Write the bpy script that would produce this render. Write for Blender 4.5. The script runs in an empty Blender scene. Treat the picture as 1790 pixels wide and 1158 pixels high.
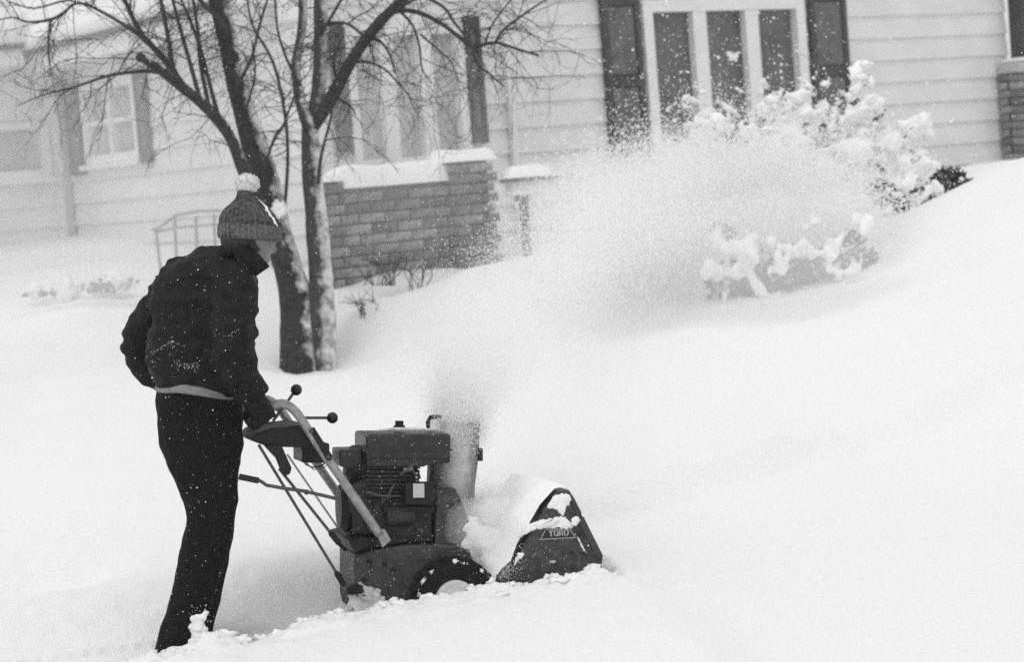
import bpy, bmesh, math, random
import numpy as np
from mathutils import Vector, Matrix, noise

random.seed(7)
RNG = np.random.default_rng(11)
SC = bpy.context.scene
COL = SC.collection

# ------------------------------------------------------------------ camera
F = 3600.0                      # focal length in photograph pixels (1790 wide)
CAM = Vector((0, 0, 1.67))
PITCH, ROLL = math.radians(4.11), math.radians(4.6)
_w = Vector((0, math.cos(PITCH), -math.sin(PITCH)))
_R = Vector((1, 0, 0))
_U = _R.cross(_w).normalized()
VU = math.cos(ROLL) * _R - math.sin(ROLL) * _U      # image right
VV = math.sin(ROLL) * _R + math.cos(ROLL) * _U      # image up
VW = _w
cam_d = bpy.data.cameras.new('camera')
cam = bpy.data.objects.new('camera', cam_d)
COL.objects.link(cam)
cam.matrix_world = Matrix(((VU.x, VV.x, -VW.x, CAM.x), (VU.y, VV.y, -VW.y, CAM.y),
                           (VU.z, VV.z, -VW.z, CAM.z), (0, 0, 0, 1)))
cam_d.sensor_width = 36.0
cam_d.lens = F / 1790.0 * 36.0
cam_d.clip_start = 0.1
cam_d.clip_end = 600
cam_d.dof.use_dof = True
cam_d.dof.focus_distance = 7.5
cam_d.dof.aperture_fstop = 3.2
SC.camera = cam

# ------------------------------------------------------------------ light: snowy overcast, monochrome film
SUN_EL, SUN_AZ = math.radians(64), math.radians(-140)     # azimuth from +Y towards +X
world = bpy.data.worlds.new('World')
SC.world = world
world.use_nodes = True
nt = world.node_tree
bgn = nt.nodes['Background']
sky = nt.nodes.new('ShaderNodeTexSky')
sky.sky_type = 'NISHITA'
sky.sun_disc = False
sky.sun_elevation = SUN_EL
sky.sun_rotation = SUN_AZ
sky.air_density = 1.0
sky.dust_density = 6.0
bw = nt.nodes.new('ShaderNodeRGBToBW')
nt.links.new(sky.outputs[0], bw.inputs[0])
pw_ = nt.nodes.new('ShaderNodeMath')          # cloud evens the dome out
pw_.operation = 'POWER'
pw_.inputs[1].default_value = 0.15
nt.links.new(bw.outputs[0], pw_.inputs[0])
ml = nt.nodes.new('ShaderNodeMath')
ml.operation = 'MULTIPLY'
ml.inputs[1].default_value = 3.9
nt.links.new(pw_.outputs[0], ml.inputs[0])
nt.links.new(ml.outputs[0], bgn.inputs['Color'])
bgn.inputs['Strength'].default_value = 0.15
sun_d = bpy.data.lights.new('sun', 'SUN')
sun_d.energy = 0.5
sun_d.angle = math.radians(60)
sun = bpy.data.objects.new('sun', sun_d)
COL.objects.link(sun)
sdir = Vector((math.sin(SUN_AZ) * math.cos(SUN_EL), math.cos(SUN_AZ) * math.cos(SUN_EL), math.sin(SUN_EL)))
sun.rotation_euler = (-sdir).to_track_quat('-Z', 'Y').to_euler()
SC.view_settings.view_transform = 'Standard'
SC.view_settings.look = 'None'
SC.view_settings.gamma = 1.0
SC.view_settings.exposure = 0.32
SC.view_settings.use_curve_mapping = False
SC.render.engine = 'CYCLES'
SC.cycles.use_denoising = False          # the residual grain stands in for the film's
SC.cycles.use_adaptive_sampling = False
SC.cycles.max_bounces = 14
SC.cycles.diffuse_bounces = 12
SC.cycles.glossy_bounces = 2
SC.cycles.transmission_bounces = 12
SC.cycles.volume_bounces = 4

# ------------------------------------------------------------------ projection helpers
def ray(px, py):
    return VW + VU * ((px - 895.0) / F) + VV * ((579.0 - py) / F)
def P(px, py, D):                       # point seen at a pixel, at world depth y = D
    r = ray(px, py)
    return CAM + r * (D / r.y)
def PW(px, py, dw):                     # same, at distance dw along the view axis
    return CAM + ray(px, py) * dw
def hit(px, py, o, n):                  # ray meets a plane
    r = ray(px, py)
    return CAM + r * ((o - CAM).dot(n) / r.dot(n))

# ------------------------------------------------------------------ materials
def mat(name, v, rough=0.8, var=0.0, scale=20.0, bump=0.0, bscale=80.0, metal=0.0, spec=0.3, detail=4.0):
    m = bpy.data.materials.new(name)
    m.use_nodes = True
    t = m.node_tree
    b = t.nodes['Principled BSDF']
    b.inputs['Base Color'].default_value = (v, v, v, 1)
    b.inputs['Roughness'].default_value = rough
    b.inputs['Metallic'].default_value = metal
    b.inputs['Specular IOR Level'].default_value = spec
    tc = t.nodes.new('ShaderNodeTexCoord')
    if var > 0:
        n = t.nodes.new('ShaderNodeTexNoise')
        n.inputs['Scale'].default_value = scale
        n.inputs['Detail'].default_value = detail
        r = t.nodes.new('ShaderNodeValToRGB')
        a, c = max(0.0, v * (1 - var)), min(1.0, v * (1 + var))
        r.color_ramp.elements[0].position = 0.3
        r.color_ramp.elements[1].position = 0.7
        r.color_ramp.elements[0].color = (a, a, a, 1)
        r.color_ramp.elements[1].color = (c, c, c, 1)
        t.links.new(tc.outputs['Object'], n.inputs['Vector'])
        t.links.new(n.outputs['Fac'], r.inputs['Fac'])
        t.links.new(r.outputs[0], b.inputs['Base Color'])
    if bump > 0:
        n2 = t.nodes.new('ShaderNodeTexNoise')
        n2.inputs['Scale'].default_value = bscale
        n2.inputs['Detail'].default_value = 3.0
        bp = t.nodes.new('ShaderNodeBump')
        bp.inputs['Strength'].default_value = bump
        bp.inputs['Distance'].default_value = 0.02
        t.links.new(tc.outputs['Object'], n2.inputs['Vector'])
        t.links.new(n2.outputs['Fac'], bp.inputs['Height'])
        t.links.new(bp.outputs[0], b.inputs['Normal'])
    return m

def plastered(name, dark, wind, lo, hi, nscale, snow=0.86, bump=0.5, bscale=40, var=0.4):
    """a dark surface with blown snow stuck on the windward side, in patches"""
    m = mat(name, dark, 0.9, var, 25.0, bump, bscale)
    t = m.node_tree
    b = t.nodes['Principled BSDF']
    src = b.inputs['Base Color'].links[0].from_socket
    tc = t.nodes.new('ShaderNodeTexCoord')
    geo = t.nodes.new('ShaderNodeNewGeometry')
    dot = t.nodes.new('ShaderNodeVectorMath')
    dot.operation = 'DOT_PRODUCT'
    dot.inputs[1].default_value = Vector(wind).normalized()
    t.links.new(geo.outputs['Normal'], dot.inputs[0])
    n = t.nodes.new('ShaderNodeTexNoise')
    n.inputs['Scale'].default_value = nscale
    n.inputs['Detail'].default_value = 6.0
    n.inputs['Roughness'].default_value = 0.65
    t.links.new(tc.outputs['Object'], n.inputs['Vector'])
    add = t.nodes.new('ShaderNodeMath')
    add.operation = 'MULTIPLY_ADD'
    t.links.new(n.outputs['Fac'], add.inputs[0])
    add.inputs[1].default_value = 2.2
    t.links.new(dot.outputs['Value'], add.inputs[2])
    mr = t.nodes.new('ShaderNodeMapRange')
    mr.inputs['From Min'].default_value = lo
    mr.inputs['From Max'].default_value = hi
    t.links.new(add.outputs[0], mr.inputs['Value'])
    mx = t.nodes.new('ShaderNodeMix')
    mx.data_type = 'RGBA'
    t.links.new(mr.outputs[0], mx.inputs['Factor'])
    t.links.new(src, mx.inputs['A'])
    mx.inputs['B'].default_value = (snow, snow, snow, 1)
    t.links.new(mx.outputs['Result'], b.inputs['Base Color'])
    return m

M = {}
M['snow'] = mat('snow', 0.88, 0.9, 0.05, 90.0, 0.5, 110.0, spec=0.1)
M['snow_clump'] = mat('snow clump', 0.9, 0.9, 0.03, 30.0, 0.3, 60.0, spec=0.1)
M['flake'] = mat('snowflake', 0.97, 1.0, spec=0.0)
_t = M['flake'].node_tree
_tr = _t.nodes.new('ShaderNodeBsdfTranslucent')
_tr.inputs['Color'].default_value = (.97, .97, .97, 1)
_mx = _t.nodes.new('ShaderNodeMixShader')
_mx.inputs[0].default_value = .5
_t.links.new(_t.nodes['Principled BSDF'].outputs[0], _mx.inputs[1])
_t.links.new(_tr.outputs[0], _mx.inputs[2])
_t.links.new(_mx.outputs[0], [q for q in _t.nodes if q.type == 'OUTPUT_MATERIAL'][0].inputs['Surface'])
M['jet_flake'] = mat('shaded jet snow', 0.90, 1.0, spec=0.0)  # duller than other flakes; the dense jet's own shade is in the colour
M['siding'] = mat('painted siding', 0.74, 0.6, 0.06, 3.0, 0.05, 60.0)
M['trim'] = mat('white trim', 0.78, 0.5, 0.04, 5.0)
M['shutter'] = mat('dark shutter', 0.065, 0.5, 0.25, 10.0)
M['shutter_panel'] = mat('shutter panel', 0.13, 0.6, 0.25, 12.0)
M['pane'] = mat('window glass', 0.13, 0.12, 0.35, 2.0, spec=0.5)  # mottled tone: reflections and curtains painted into the glass colour
M['curtain'] = mat('net curtain behind glass', 0.45, 0.4, 0.2, 6.0, spec=0.4)
M['brick'] = mat('brick', 0.24, 0.9, 0.45, 18.0, 0.4, 60.0)
_t = M['brick'].node_tree                       # every brick its own firing
_b = _t.nodes['Principled BSDF']
_s = _b.inputs['Base Color'].links[0].from_socket
_oi = _t.nodes.new('ShaderNodeObjectInfo')
_mr = _t.nodes.new('ShaderNodeMapRange')
_mr.inputs['To Min'].default_value = .55
_mr.inputs['To Max'].default_value = 1.35
_t.links.new(_oi.outputs['Random'], _mr.inputs['Value'])
_vm = _t.nodes.new('ShaderNodeVectorMath')
_vm.operation = 'SCALE'
_t.links.new(_s, _vm.inputs[0])
_t.links.new(_mr.outputs[0], _vm.inputs['Scale'])
_t.links.new(_vm.outputs[0], _b.inputs['Base Color'])
M['mortar'] = mat('mortar', 0.26, 0.95, 0.2, 30.0)
M['stone'] = mat('stone cap', 0.5, 0.9, 0.15, 12.0, 0.2, 40.0)
M['darkwood'] = mat('dark wood', 0.06, 0.7, 0.3, 10.0, 0.1, 30.0)
M['iron'] = mat('iron rail', 0.45, 0.5, 0.15, 20.0)
M['bark'] = plastered('bark with driven snow', 0.06, (0.75, -0.35, 0.35), 1.45, 2.15, 12.0, .75)
M['bark_dark'] = plastered('dark bark', 0.035, (0.8, -0.1, 0.25), 1.62, 2.15, 9.0)
M['bark_bare'] = plastered('dark wet bark', 0.04, (0.8, -0.1, 0.25), 2.0, 2.5, 12.0)
M['twig'] = mat('twig bark', 0.05, 0.9, 0.3, 30.0)
M['leaf'] = mat('evergreen leaf', 0.075, 0.7, 0.4, 30.0)
M['jacket'] = mat('black jacket cloth', 0.008, 0.7, 0.5, 30.0, 0.6, 22.0, spec=0.16)
M['collar'] = mat('black collar cloth', 0.012, 0.8, 0.5, 60.0, 0.4, 60.0, spec=0.15)
M['trousers'] = mat('black trouser cloth', 0.007, 0.8, 0.5, 70.0, 0.4, 90.0, spec=0.1)
M['hem'] = mat('grey shirt cloth', 0.22, 0.9, 0.2, 60.0, 0.3, 100.0)
M['glove'] = mat('black glove', 0.008, 0.7, 0.4, 60.0, 0.4, 80.0, spec=0.2)
M['knit'] = mat('dark knit wool', 0.085, 0.95, 0.6, 60.0, 0.5, 140.0)
M['cuff'] = mat('knit cuff wool', 0.125, 0.95, 0.5, 110.0, 0.5, 140.0)
M['pompom'] = mat('white pompom yarn', 0.72, 0.95, 0.15, 60.0)
M['skin'] = mat('skin', 0.20, 0.6, 0.1, 20.0)
M['hair'] = mat('dark hair', 0.02, 0.6, 0.3, 60.0)
M['boot'] = mat('dark boot', 0.012, 0.6, 0.3, 30.0)
M['paint'] = mat('dark machine enamel', 0.050, 0.5, 0.35, 30.0, 0.15, 50.0)
M['plate'] = mat('auger side enamel', 0.058, 0.5, 0.35, 40.0, 0.1, 60.0)
M['tank'] = mat('tank enamel', 0.026, 0.36, 0.3, 25.0)
M['black'] = mat('engine black', 0.008, 0.5, 0.5, 40.0, 0.2, 60.0)
M['castiron'] = mat('engine casting', 0.026, 0.6, 0.5, 40.0, 0.3, 60.0)
M['tube'] = mat('handle tube', 0.30, 0.4, 0.3, 40.0, 0.1, 80.0, metal=0.3)
M['rod'] = mat('link rod', 0.07, 0.5, 0.3, 60.0)
M['knob'] = mat('black knob', 0.008, 0.35, spec=0.4)
M['rubber'] = mat('tyre rubber', 0.010, 0.85, 0.4, 40.0, 0.2, 80.0)
M['label'] = mat('pale label', 0.5, 0.6, 0.1, 40.0)
M['lettering'] = mat('decal print', 0.42, 0.6)
M['chute'] = plastered('chute sheet with snow', 0.12, (-0.2, -0.9, 0.2), 1.5, 2.6, 9.0)
M['snowdirty'] = mat('packed snow', 0.62, 0.95, 0.35, 35.0, 0.5, 60.0)

# ------------------------------------------------------------------ mesh builder
class MB:
    def __init__(s):
        s.v, s.f = [], []
    def add(s, vs, fs):
        o = len(s.v)
        s.v += [Vector(q) for q in vs]
        s.f += [tuple(i + o for i in q) for q in fs]
        return s
    def hexa(s, c):                               # eight corners: bottom ring, top ring
        return s.add(c, [(0, 3, 2, 1), (4, 5, 6, 7), (0, 1, 5, 4), (1, 2, 6, 5), (2, 3, 7, 6), (3, 0, 4, 7)])
    def box(s, c, ax, ay, az):                    # centre and three half-axis vectors
        c = Vector(c)
        return s.hexa([c - ax - ay - az, c + ax - ay - az, c + ax + ay - az, c - ax + ay - az,
                       c - ax - ay + az, c + ax - ay + az, c + ax + ay + az, c - ax + ay + az])
    def prism(s, a, b):                           # two matching outlines
        n = len(a)
        fs = [tuple(range(n)), tuple(range(2 * n - 1, n - 1, -1))]
        fs += [(i, n + i, n + (i + 1) % n, (i + 1) % n) for i in range(n)]
        return s.add(list(a) + list(b), fs)
    def rings(s, rs, cap=True, close=True):
        n = len(rs[0])
        vs = [q for r in rs for q in r]
        fs = []
        for k in range(len(rs) - 1):
            for i in range(n if close else n - 1):
                j = (i + 1) % n
                fs.append((k * n + i, k * n + j, (k + 1) * n + j, (k + 1) * n + i))
        if cap:
            fs.append(tuple(range(n - 1, -1, -1)))
            fs.append(tuple(range((len(rs) - 1) * n, len(rs) * n)))
        return s.add(vs, fs)
    def tube(s, pts, rad, n=8, cap=True, squash=None):
        pts = [Vector(p) for p in pts]
        if not hasattr(rad, '__len__'):
            rad = [rad] * len(pts)
        rs, up = [], None
        for i, p in enumerate(pts):
            t = (pts[min(i + 1, len(pts) - 1)] - pts[max(i - 1, 0)]).normalized()
            if up is None:
                up = Vector((0, 0, 1)) if abs(t.z) < 0.9 else Vector((0, 1, 0))
            a = t.cross(up).normalized()
            b = a.cross(t).normalized()
            up = b
            rs.append([p + (a * math.cos(2 * math.pi * k / n) + b * math.sin(2 * math.pi * k / n)) * rad[i] for k in range(n)])
        return s.rings(rs, cap)
    def ball(s, c, r, seg=12, rg=8, sc=(1, 1, 1), axes=None, jag=0.0, freq=3.0, off=None):
        c = Vector(c)
        ax = axes or (Vector((1, 0, 0)), Vector((0, 1, 0)), Vector((0, 0, 1)))
        rs = []
        off = off or Vector((random.uniform(-50, 50), random.uniform(-50, 50), random.uniform(-50, 50)))
        for k in range(rg + 1):
            th = math.pi * min(max(k / rg, 0.01), 0.99)
            ring = []
            for i in range(seg):
                ph = 2 * math.pi * i / seg
                d = Vector((math.sin(th) * math.cos(ph), math.sin(th) * math.sin(ph), -math.cos(th)))
                rr = r * (1 + jag * noise.noise(d * freq + off) + jag * 0.5 * noise.noise(d * freq * 2.3 + off))
                ring.append(c + (ax[0] * d.x * sc[0] + ax[1] * d.y * sc[1] + ax[2] * d.z * sc[2]) * rr)
            rs.append(ring)
        return s.rings(rs)
    def mesh(s, name, loc=Vector((0, 0, 0)), smooth=False):
        me = bpy.data.meshes.new(name)
        me.from_pydata([tuple(q - loc) for q in s.v], [], s.f)
        if smooth:
            me.polygons.foreach_set('use_smooth', [True] * len(me.polygons))
        me.update()
        return me

def link(name, me, m=None, parent=None, loc=None):
    o = bpy.data.objects.new(name, me)
    COL.objects.link(o)
    if m is not None and me is not None:
        me.materials.append(m)
    if parent is not None:
        o.parent = parent
    if loc is not None:
        o.location = loc
    return o

ORG = {}
def origin(parent):
    return ORG.get(parent.name, Vector((0, 0, 0))) if parent is not None else Vector((0, 0, 0))
def build(mb, name, m, parent=None, smooth=False, label=None, kind=None, bevel=0.0):
    """link the collected geometry, given in world coordinates, as one object"""
    o = link(name, mb.mesh(name, origin(parent), smooth), M[m] if isinstance(m, str) else m, parent)
    ORG[o.name] = origin(parent)
    if label: o['label'] = label
    if kind: o['kind'] = kind
    if bevel:
        bv = o.modifiers.new('bevel', 'BEVEL')
        bv.width = bevel
        bv.segments = 2
        bv.limit_method = 'ANGLE'
    return o
def thing(name, loc, label, cat, group=None):
    o = bpy.data.objects.new(name, None)
    o.empty_display_size = 0.2
    COL.objects.link(o)
    o.location = loc
    ORG[o.name] = Vector(loc)
    o['label'] = label
    o['category'] = cat
    if group: o['group'] = group
    return o
def tag(o, label=None, cat=None, kind=None, group=None):
    if label: o['label'] = label
    if cat: o['category'] = cat
    if kind: o['kind'] = kind
    if group: o['group'] = group
    return o

def remeshed(mb, voxel, smooth_it=4, disp=None):
    """melt overlapping solids into one continuous skin"""
    me = mb.mesh('tmp')
    o = bpy.data.objects.new('tmp', me)
    COL.objects.link(o)
    bm = bmesh.new()
    bm.from_mesh(me)
    bmesh.ops.recalc_face_normals(bm, faces=bm.faces)
    bm.to_mesh(me)
    bm.free()
    r = o.modifiers.new('r', 'REMESH')
    r.mode = 'VOXEL'
    r.voxel_size = voxel
    sm = o.modifiers.new('s', 'SMOOTH')
    sm.factor = 0.5
    sm.iterations = smooth_it
    dg = bpy.context.evaluated_depsgraph_get()
    ev = o.evaluated_get(dg)
    nm = bpy.data.meshes.new_from_object(ev)
    bpy.data.objects.remove(o)
    bpy.data.meshes.remove(me)
    nm.update()
    out = MB()
    nrm = [v.normal.copy() for v in nm.vertices]
    cos = [v.co.copy() for v in nm.vertices]
    if disp:
        cos = [c + n * disp(c, n) for c, n in zip(cos, nrm)]
    out.v = cos
    out.f = [tuple(p.vertices) for p in nm.polygons]
    bpy.data.meshes.remove(nm)
    return out

def flakes(name, pos, size, kind='stuff', label=None, cat=None, parent=None, m='flake', flat=None):
    """many little crystals in one mesh"""
    pos = np.asarray(pos, dtype=np.float64)
    n = len(pos)
    base = np.array([[1, 1, 1], [1, -1, -1], [-1, 1, -1], [-1, -1, 1]], dtype=np.float64) / 1.732
    q = RNG.normal(size=(n, 4))
    q /= np.linalg.norm(q, axis=1, keepdims=True)
    w, x, y, z = q.T
    Rm = np.stack([1 - 2 * (y * y + z * z), 2 * (x * y - z * w), 2 * (x * z + y * w),
                   2 * (x * y + z * w), 1 - 2 * (x * x + z * z), 2 * (y * z - x * w),
                   2 * (x * z - y * w), 2 * (y * z + x * w), 1 - 2 * (x * x + y * y)], axis=1).reshape(n, 3, 3)
    st = RNG.uniform(0.6, 1.4, size=(n, 1, 3))
    v = np.einsum('nij,nkj->nki', Rm, base[None] * st) * np.asarray(size).reshape(-1, 1, 1) + pos[:, None, :]
    v = v.reshape(-1, 3) - np.array(origin(parent))
    tri = np.array([[0, 1, 2], [0, 3, 1], [0, 2, 3], [1, 3, 2]])
    f = (tri[None] + 4 * np.arange(n)[:, None, None]).reshape(-1)
    me = bpy.data.meshes.new(name)
    me.vertices.add(4 * n)
    me.vertices.foreach_set('co', v.ravel())
    me.loops.add(12 * n)
    me.loops.foreach_set('vertex_index', f.astype(np.int32))
    me.polygons.add(4 * n)
    me.polygons.foreach_set('loop_start', np.arange(0, 12 * n, 3, dtype=np.int32))
    me.update(calc_edges=True)
    me.shade_flat()
    o = link(name, me, M[m], parent)
    return tag(o, label, cat, kind)

# ------------------------------------------------------------------ the machine's frame and the cleared path
YAW = math.radians(14)
XM = math.cos(YAW) * VU + math.sin(YAW) * VW
YM = -math.sin(YAW) * VU + math.cos(YAW) * VW          # away from the camera
ZM = VV
OM = P(700, 1000, 7.72)
def Q(px, py, yo=0.0):
    return hit(px, py, OM + YM * yo, YM)
PATH_D = Vector((XM.x, XM.y)).normalized()
PATH_N = Vector((-PATH_D.y, PATH_D.x))
def path_sd(x, y):
    q = Vector((x - OM.x, y - OM.y))
    return q.dot(PATH_D), q.dot(PATH_N)
def edge_point(px, py, off):
    o = Vector((OM.x + PATH_N.x * off, OM.y + PATH_N.y * off, 0))
    p = hit(px, py, o, Vector((PATH_N.x, PATH_N.y, 0)))
    return path_sd(p.x, p.y)[0], p.z
NEAR_OFF, FAR_OFF = -0.42, 0.42
CREST = sorted(edge_point(a, b, NEAR_OFF) for a, b in
               [(-60, 1200), (120, 1172), (200, 1160), (300, 1128), (370, 1102), (420, 1112), (500, 1090), (600, 1064), (700, 1046), (800, 1030), (900, 1014), (1000, 998), (1060, 984), (1150, 975)])
FAREDGE = sorted(edge_point(a, b, FAR_OFF) for a, b in
                 [(-60, 1072), (0, 1062), (150, 1040), (300, 1012), (420, 985), (600, 960), (760, 945), (1000, 915), (1150, 900)])
S_FRONT = path_sd(*Q(1010, 980).to_2d())[0]
def lerp_tab(tab, x):
    if x <= tab[0][0]: return tab[0][1]
    for (a, b), (c, d) in zip(tab, tab[1:]):
        if x <= c:
            return b + (d - b) * (x - a) / (c - a)
    return tab[-1][1]
def sstep(a, b, x):
    t = min(max((x - a) / (b - a), 0.0), 1.0)
    return t * t * (3 - 2 * t)

# ------------------------------------------------------------------ snow covered ground
CTRL = {   # photograph column: (row, depth) ; ('z', depth, height)
    -300: [('z', 5.0, .10), ('z', 7.0, .14), (1080, 7.7), (880, 9.6), (720, 11.5), (540, 15.5), (440, 19.0)],
    0: [('z', 5.0, .06), ('z', 6.9, .10), (1062, 7.85), (850, 9.6), (700, 11.5), (520, 15.5), (418, 19.6)],
    300: [('z', 5.0, .06), ('z', 7.0, .15), (1010, 7.98), (850, 9.3), (700, 11.3), (500, 15.0), (405, 18.5)],
    600: [('z', 5.0, .10), ('z', 7.1, .21), (960, 8.15), (800, 9.9), (650, 12.6), (565, 13.6), (468, 14.8)],
    900: [('z', 5.0, .12), ('z', 7.4, .24), (900, 8.4), (750, 9.9), (600, 11.8), (490, 13.4), (468, 14.8)],
    1200: [('z', 5.0, .10), ('z', 7.4, .25), (885, 8.3), (845, 8.6), (700, 9.9), (550, 11.6), (400, 14.0), (350, 15.6)],
    1500: [('z', 5.0, .08), ('z', 7.4, .26), (860, 8.3), (825, 8.6), (650, 9.9), (500, 11.8), (400, 13.3), (330, 16.0)],
    1790: [('z', 5.0, .08), ('z', 7.4, .27), (845, 8.3), (800, 8.6), (600, 9.6), (400, 11.3), (258, 12.6), ('z', 14.0, 1.56), ('z', 17.0, 1.5)],
    2200: [('z', 5.0, .10), ('z', 7.4, .30), ('z', 8.6, .5), ('z', 9.6, .75), ('z', 11.3, 1.2), ('z', 12.6, 1.6), ('z', 17.0, 1.6)],
}
COLS = []
for px, rows in sorted(CTRL.items()):
    pts = []
    for r in rows:
        if r[0] == 'z':
            q = P(px, 1000 if r[1] < 8 else 500, r[1])
            pts.append((r[1], r[2], q.x / q.y))
        else:
            q = P(px, r[0], r[1])
            pts.append((q.y, q.z, q.x / q.y))
    COLS.append(pts)
def colval(pts, D):
    if D <= pts[0][0]:
        return pts[0][1], pts[0][2]
    for a, b in zip(pts, pts[1:]):
        if D <= b[0]:
            t = (D - a[0]) / (b[0] - a[0])
            return a[1] + (b[1] - a[1]) * t, a[2] + (b[2] - a[2]) * t
    return pts[-1][1], pts[-1][2]
_cache = {}
def h_raw(x, y):
    D = max(y, 2.5)
    th = x / D
    key = round(D, 4)
    if key not in _cache:
        _cache[key] = [colval(c, D) for c in COLS]
    cv = _cache[key]
    if th <= cv[0][1]: return cv[0][0]
    for (za, ta), (zb, tb) in zip(cv, cv[1:]):
        if th <= tb:
            return za + (zb - za) * (th - ta) / (tb - ta)
    return cv[-1][0]
TREE_BASE = [P(525, 650, 12.9), P(562, 646, 13.0)]
BUMPS = []
for (px_, py_, D_, rx_, ry_, am_) in ((618, 600, 13.0, .20, .30, -.10), (520, 660, 12.75, .35, .15, -.04), (560, 655, 12.8, .25, .2, .05), (820, 495, 13.7, .42, .35, .10), (700, 530, 13.4, .30, .25, .07),
                                      (640, 560, 13.5, .18, .2, .05), (760, 520, 13.2, .3, .18, -.05), (905, 520, 13.2, .35, .3, .06), (1000, 470, 13.8, .5, .4, .10), (1100, 440, 13.5, .35, .3, -.05),
                                      (400, 640, 12.0, .5, .4, .05), (300, 600, 12.8, .4, .4, -.04), (120, 560, 14.0, .6, .4, .08), (740, 700, 11.0, .5, .35, .04), (1000, 640, 11.3, .6, .4, -.04), (1500, 620, 10.5, .5, .4, .04)):
    q_ = P(px_, py_, D_)
    BUMPS.append((q_.x, q_.y, rx_, ry_, am_))
def ground_z(x, y):
    k = 0.05 * max(y - 2, 0) * 0.5 + 0.02
    z = (h_raw(x - k, y - k) + h_raw(x + k, y - k) + h_raw(x - k, y + k) + h_raw(x + k, y + k) + 2 * h_raw(x, y)) / 6.0
    if 9 < y < 60:
        z += 0.05 * noise.noise(Vector((x * 0.8, y * 0.6, 3.1))) + (0.035 * noise.noise(Vector((x * 1.9 + 4, y * 1.3, 1.1))) if y > 11 else 0.0) + 0.012 * noise.noise(Vector((x * 2.7, y * 2.1, 7.7)))
    elif y <= 9:
        z += 0.012 * noise.noise(Vector((x * 1.3, y * 1.3, 5.5)))
    z += 0.004 * noise.noise(Vector((x * 9, y * 9, 1.3)))
    s, d = path_sd(x, y)
    if 5.5 < y < 11 and -9 < s < 6:
        zc, zf = lerp_tab(CREST, s) - 0.018, lerp_tab(FAREDGE, s)
        kk = sstep(NEAR_OFF, FAR_OFF, d) * sstep(S_FRONT - 0.3, S_FRONT, s)
        fade = 1 - sstep(S_FRONT + 0.2, S_FRONT + 1.0, s)
        if NEAR_OFF < d < FAR_OFF and s > S_FRONT - 0.3:
            zc, zf = zc + (zf - zc) * kk, zc + (zf - zc) * kk
        j = 0.035 * noise.noise(Vector((x * 5, y * 5, 9.0))) + 0.02 * noise.noise(Vector((x * 16, y * 16, 2.0)))
        if d < 0:
            w = math.exp(-((d - NEAR_OFF) / 0.4) ** 2) if d < NEAR_OFF else 1.0
            w *= fade
            z = z * (1 - w) + zc * w
            dd = (d - NEAR_OFF - j)
            rough = math.exp(-((dd + 0.10) / 0.16) ** 2) * (1 - 0.75 * sstep(S_FRONT, S_FRONT + 0.35, s))
            z += rough * (0.034 * noise.noise(Vector((x * 7, y * 7, 4.0))) + 0.030 * abs(noise.noise(Vector((x * 17, y * 17, 8.0))))
                          + 0.008 * noise.noise(Vector((x * 45, y * 45, 6.0))))
        else:
            w = math.exp(-((d - FAR_OFF) / 0.6) ** 2) if d > FAR_OFF else 1.0
            w *= fade
            z = z * (1 - w) + zf * w
            z += 0.006 * noise.noise(Vector((x * 12, y * 12, 4.0))) * w
        jj = j if d < 0 else j * 0.5
        inside = sstep(NEAR_OFF, NEAR_OFF + 0.07, d - j) * (1 - sstep(FAR_OFF - 0.58, FAR_OFF + 0.07, d + jj))
        open_ = 1 - sstep(S_FRONT - 0.06, S_FRONT + 0.10, s + j)
        floor = 0.06 + 0.012 * noise.noise(Vector((x * 6, y * 6, 2.2)))
        z = z + (min(floor, z) - z) * inside * open_
        z -= 0.12 * math.exp(-((d - FAR_OFF - 0.45 + .1 * noise.noise(Vector((x * 2, 3, y * 2)))) / 0.17) ** 2) * (1 - sstep(-1.4, -0.85, s))
        z += 0.12 * (sstep(FAR_OFF + .06, FAR_OFF + .22, d + .12 * noise.noise(Vector((x * 1.7, y * 1.7, 8))) - .18 * (s - S_FRONT)) - .5) * sstep(S_FRONT - .1, S_FRONT + .2, s) * math.exp(-max(0, d - FAR_OFF - .3) / .5)
    for (cx_, cy_, rx_, ry_, am_) in BUMPS:
        r2 = ((x - cx_) / rx_) ** 2 + ((y - cy_) / ry_) ** 2
        if r2 < 6:
            z += am_ * math.exp(-r2)
    return z
def axis(segs):
    out = []
    for a, b, st in segs:
        n = max(1, int(round((b - a) / st)))
        out += [a + (b - a) * i / n for i in range(n)]
    return out + [segs[-1][1]]
for px_, py_ in ((528, 655), (566, 648)):      # seat the trunks at the height they meet the snow
    q_ = P(px_, py_, 12.95)
    BUMPS.append((q_.x, q_.y, .40, .55, (q_.z - ground_z(q_.x, q_.y)) * .95))
gx = axis([(-120, -30, 15), (-30, -9, 1.5), (-9, -3, .15), (-3, -2.2, .04), (-2.2, 1.3, .014), (1.3, 3.2, .04), (3.2, 9, .15), (9, 30, 1.5), (30, 120, 15)])
gy = axis([(-60, 0, 6), (0, 5, .5), (5, 6.7, .06), (6.7, 8.6, .014), (8.6, 14, .06), (14, 22, .15), (22, 40, 1.5), (40, 120, 10)])
nx, ny = len(gx), len(gy)
gv = [(x, y, ground_z(x, y)) for y in gy for x in gx]
gf = [(j * nx + i, j * nx + i + 1, (j + 1) * nx + i + 1, (j + 1) * nx + i) for j in range(ny - 1) for i in range(nx - 1)]
gm = bpy.data.meshes.new('ground')
gm.from_pydata(gv, [], gf)
gm.polygons.foreach_set('use_smooth', [True] * len(gm.polygons))
g = link('ground', gm, M['snow'])
tag(g, 'deep white snow over the yard with a freshly cleared path', kind='structure')

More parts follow.
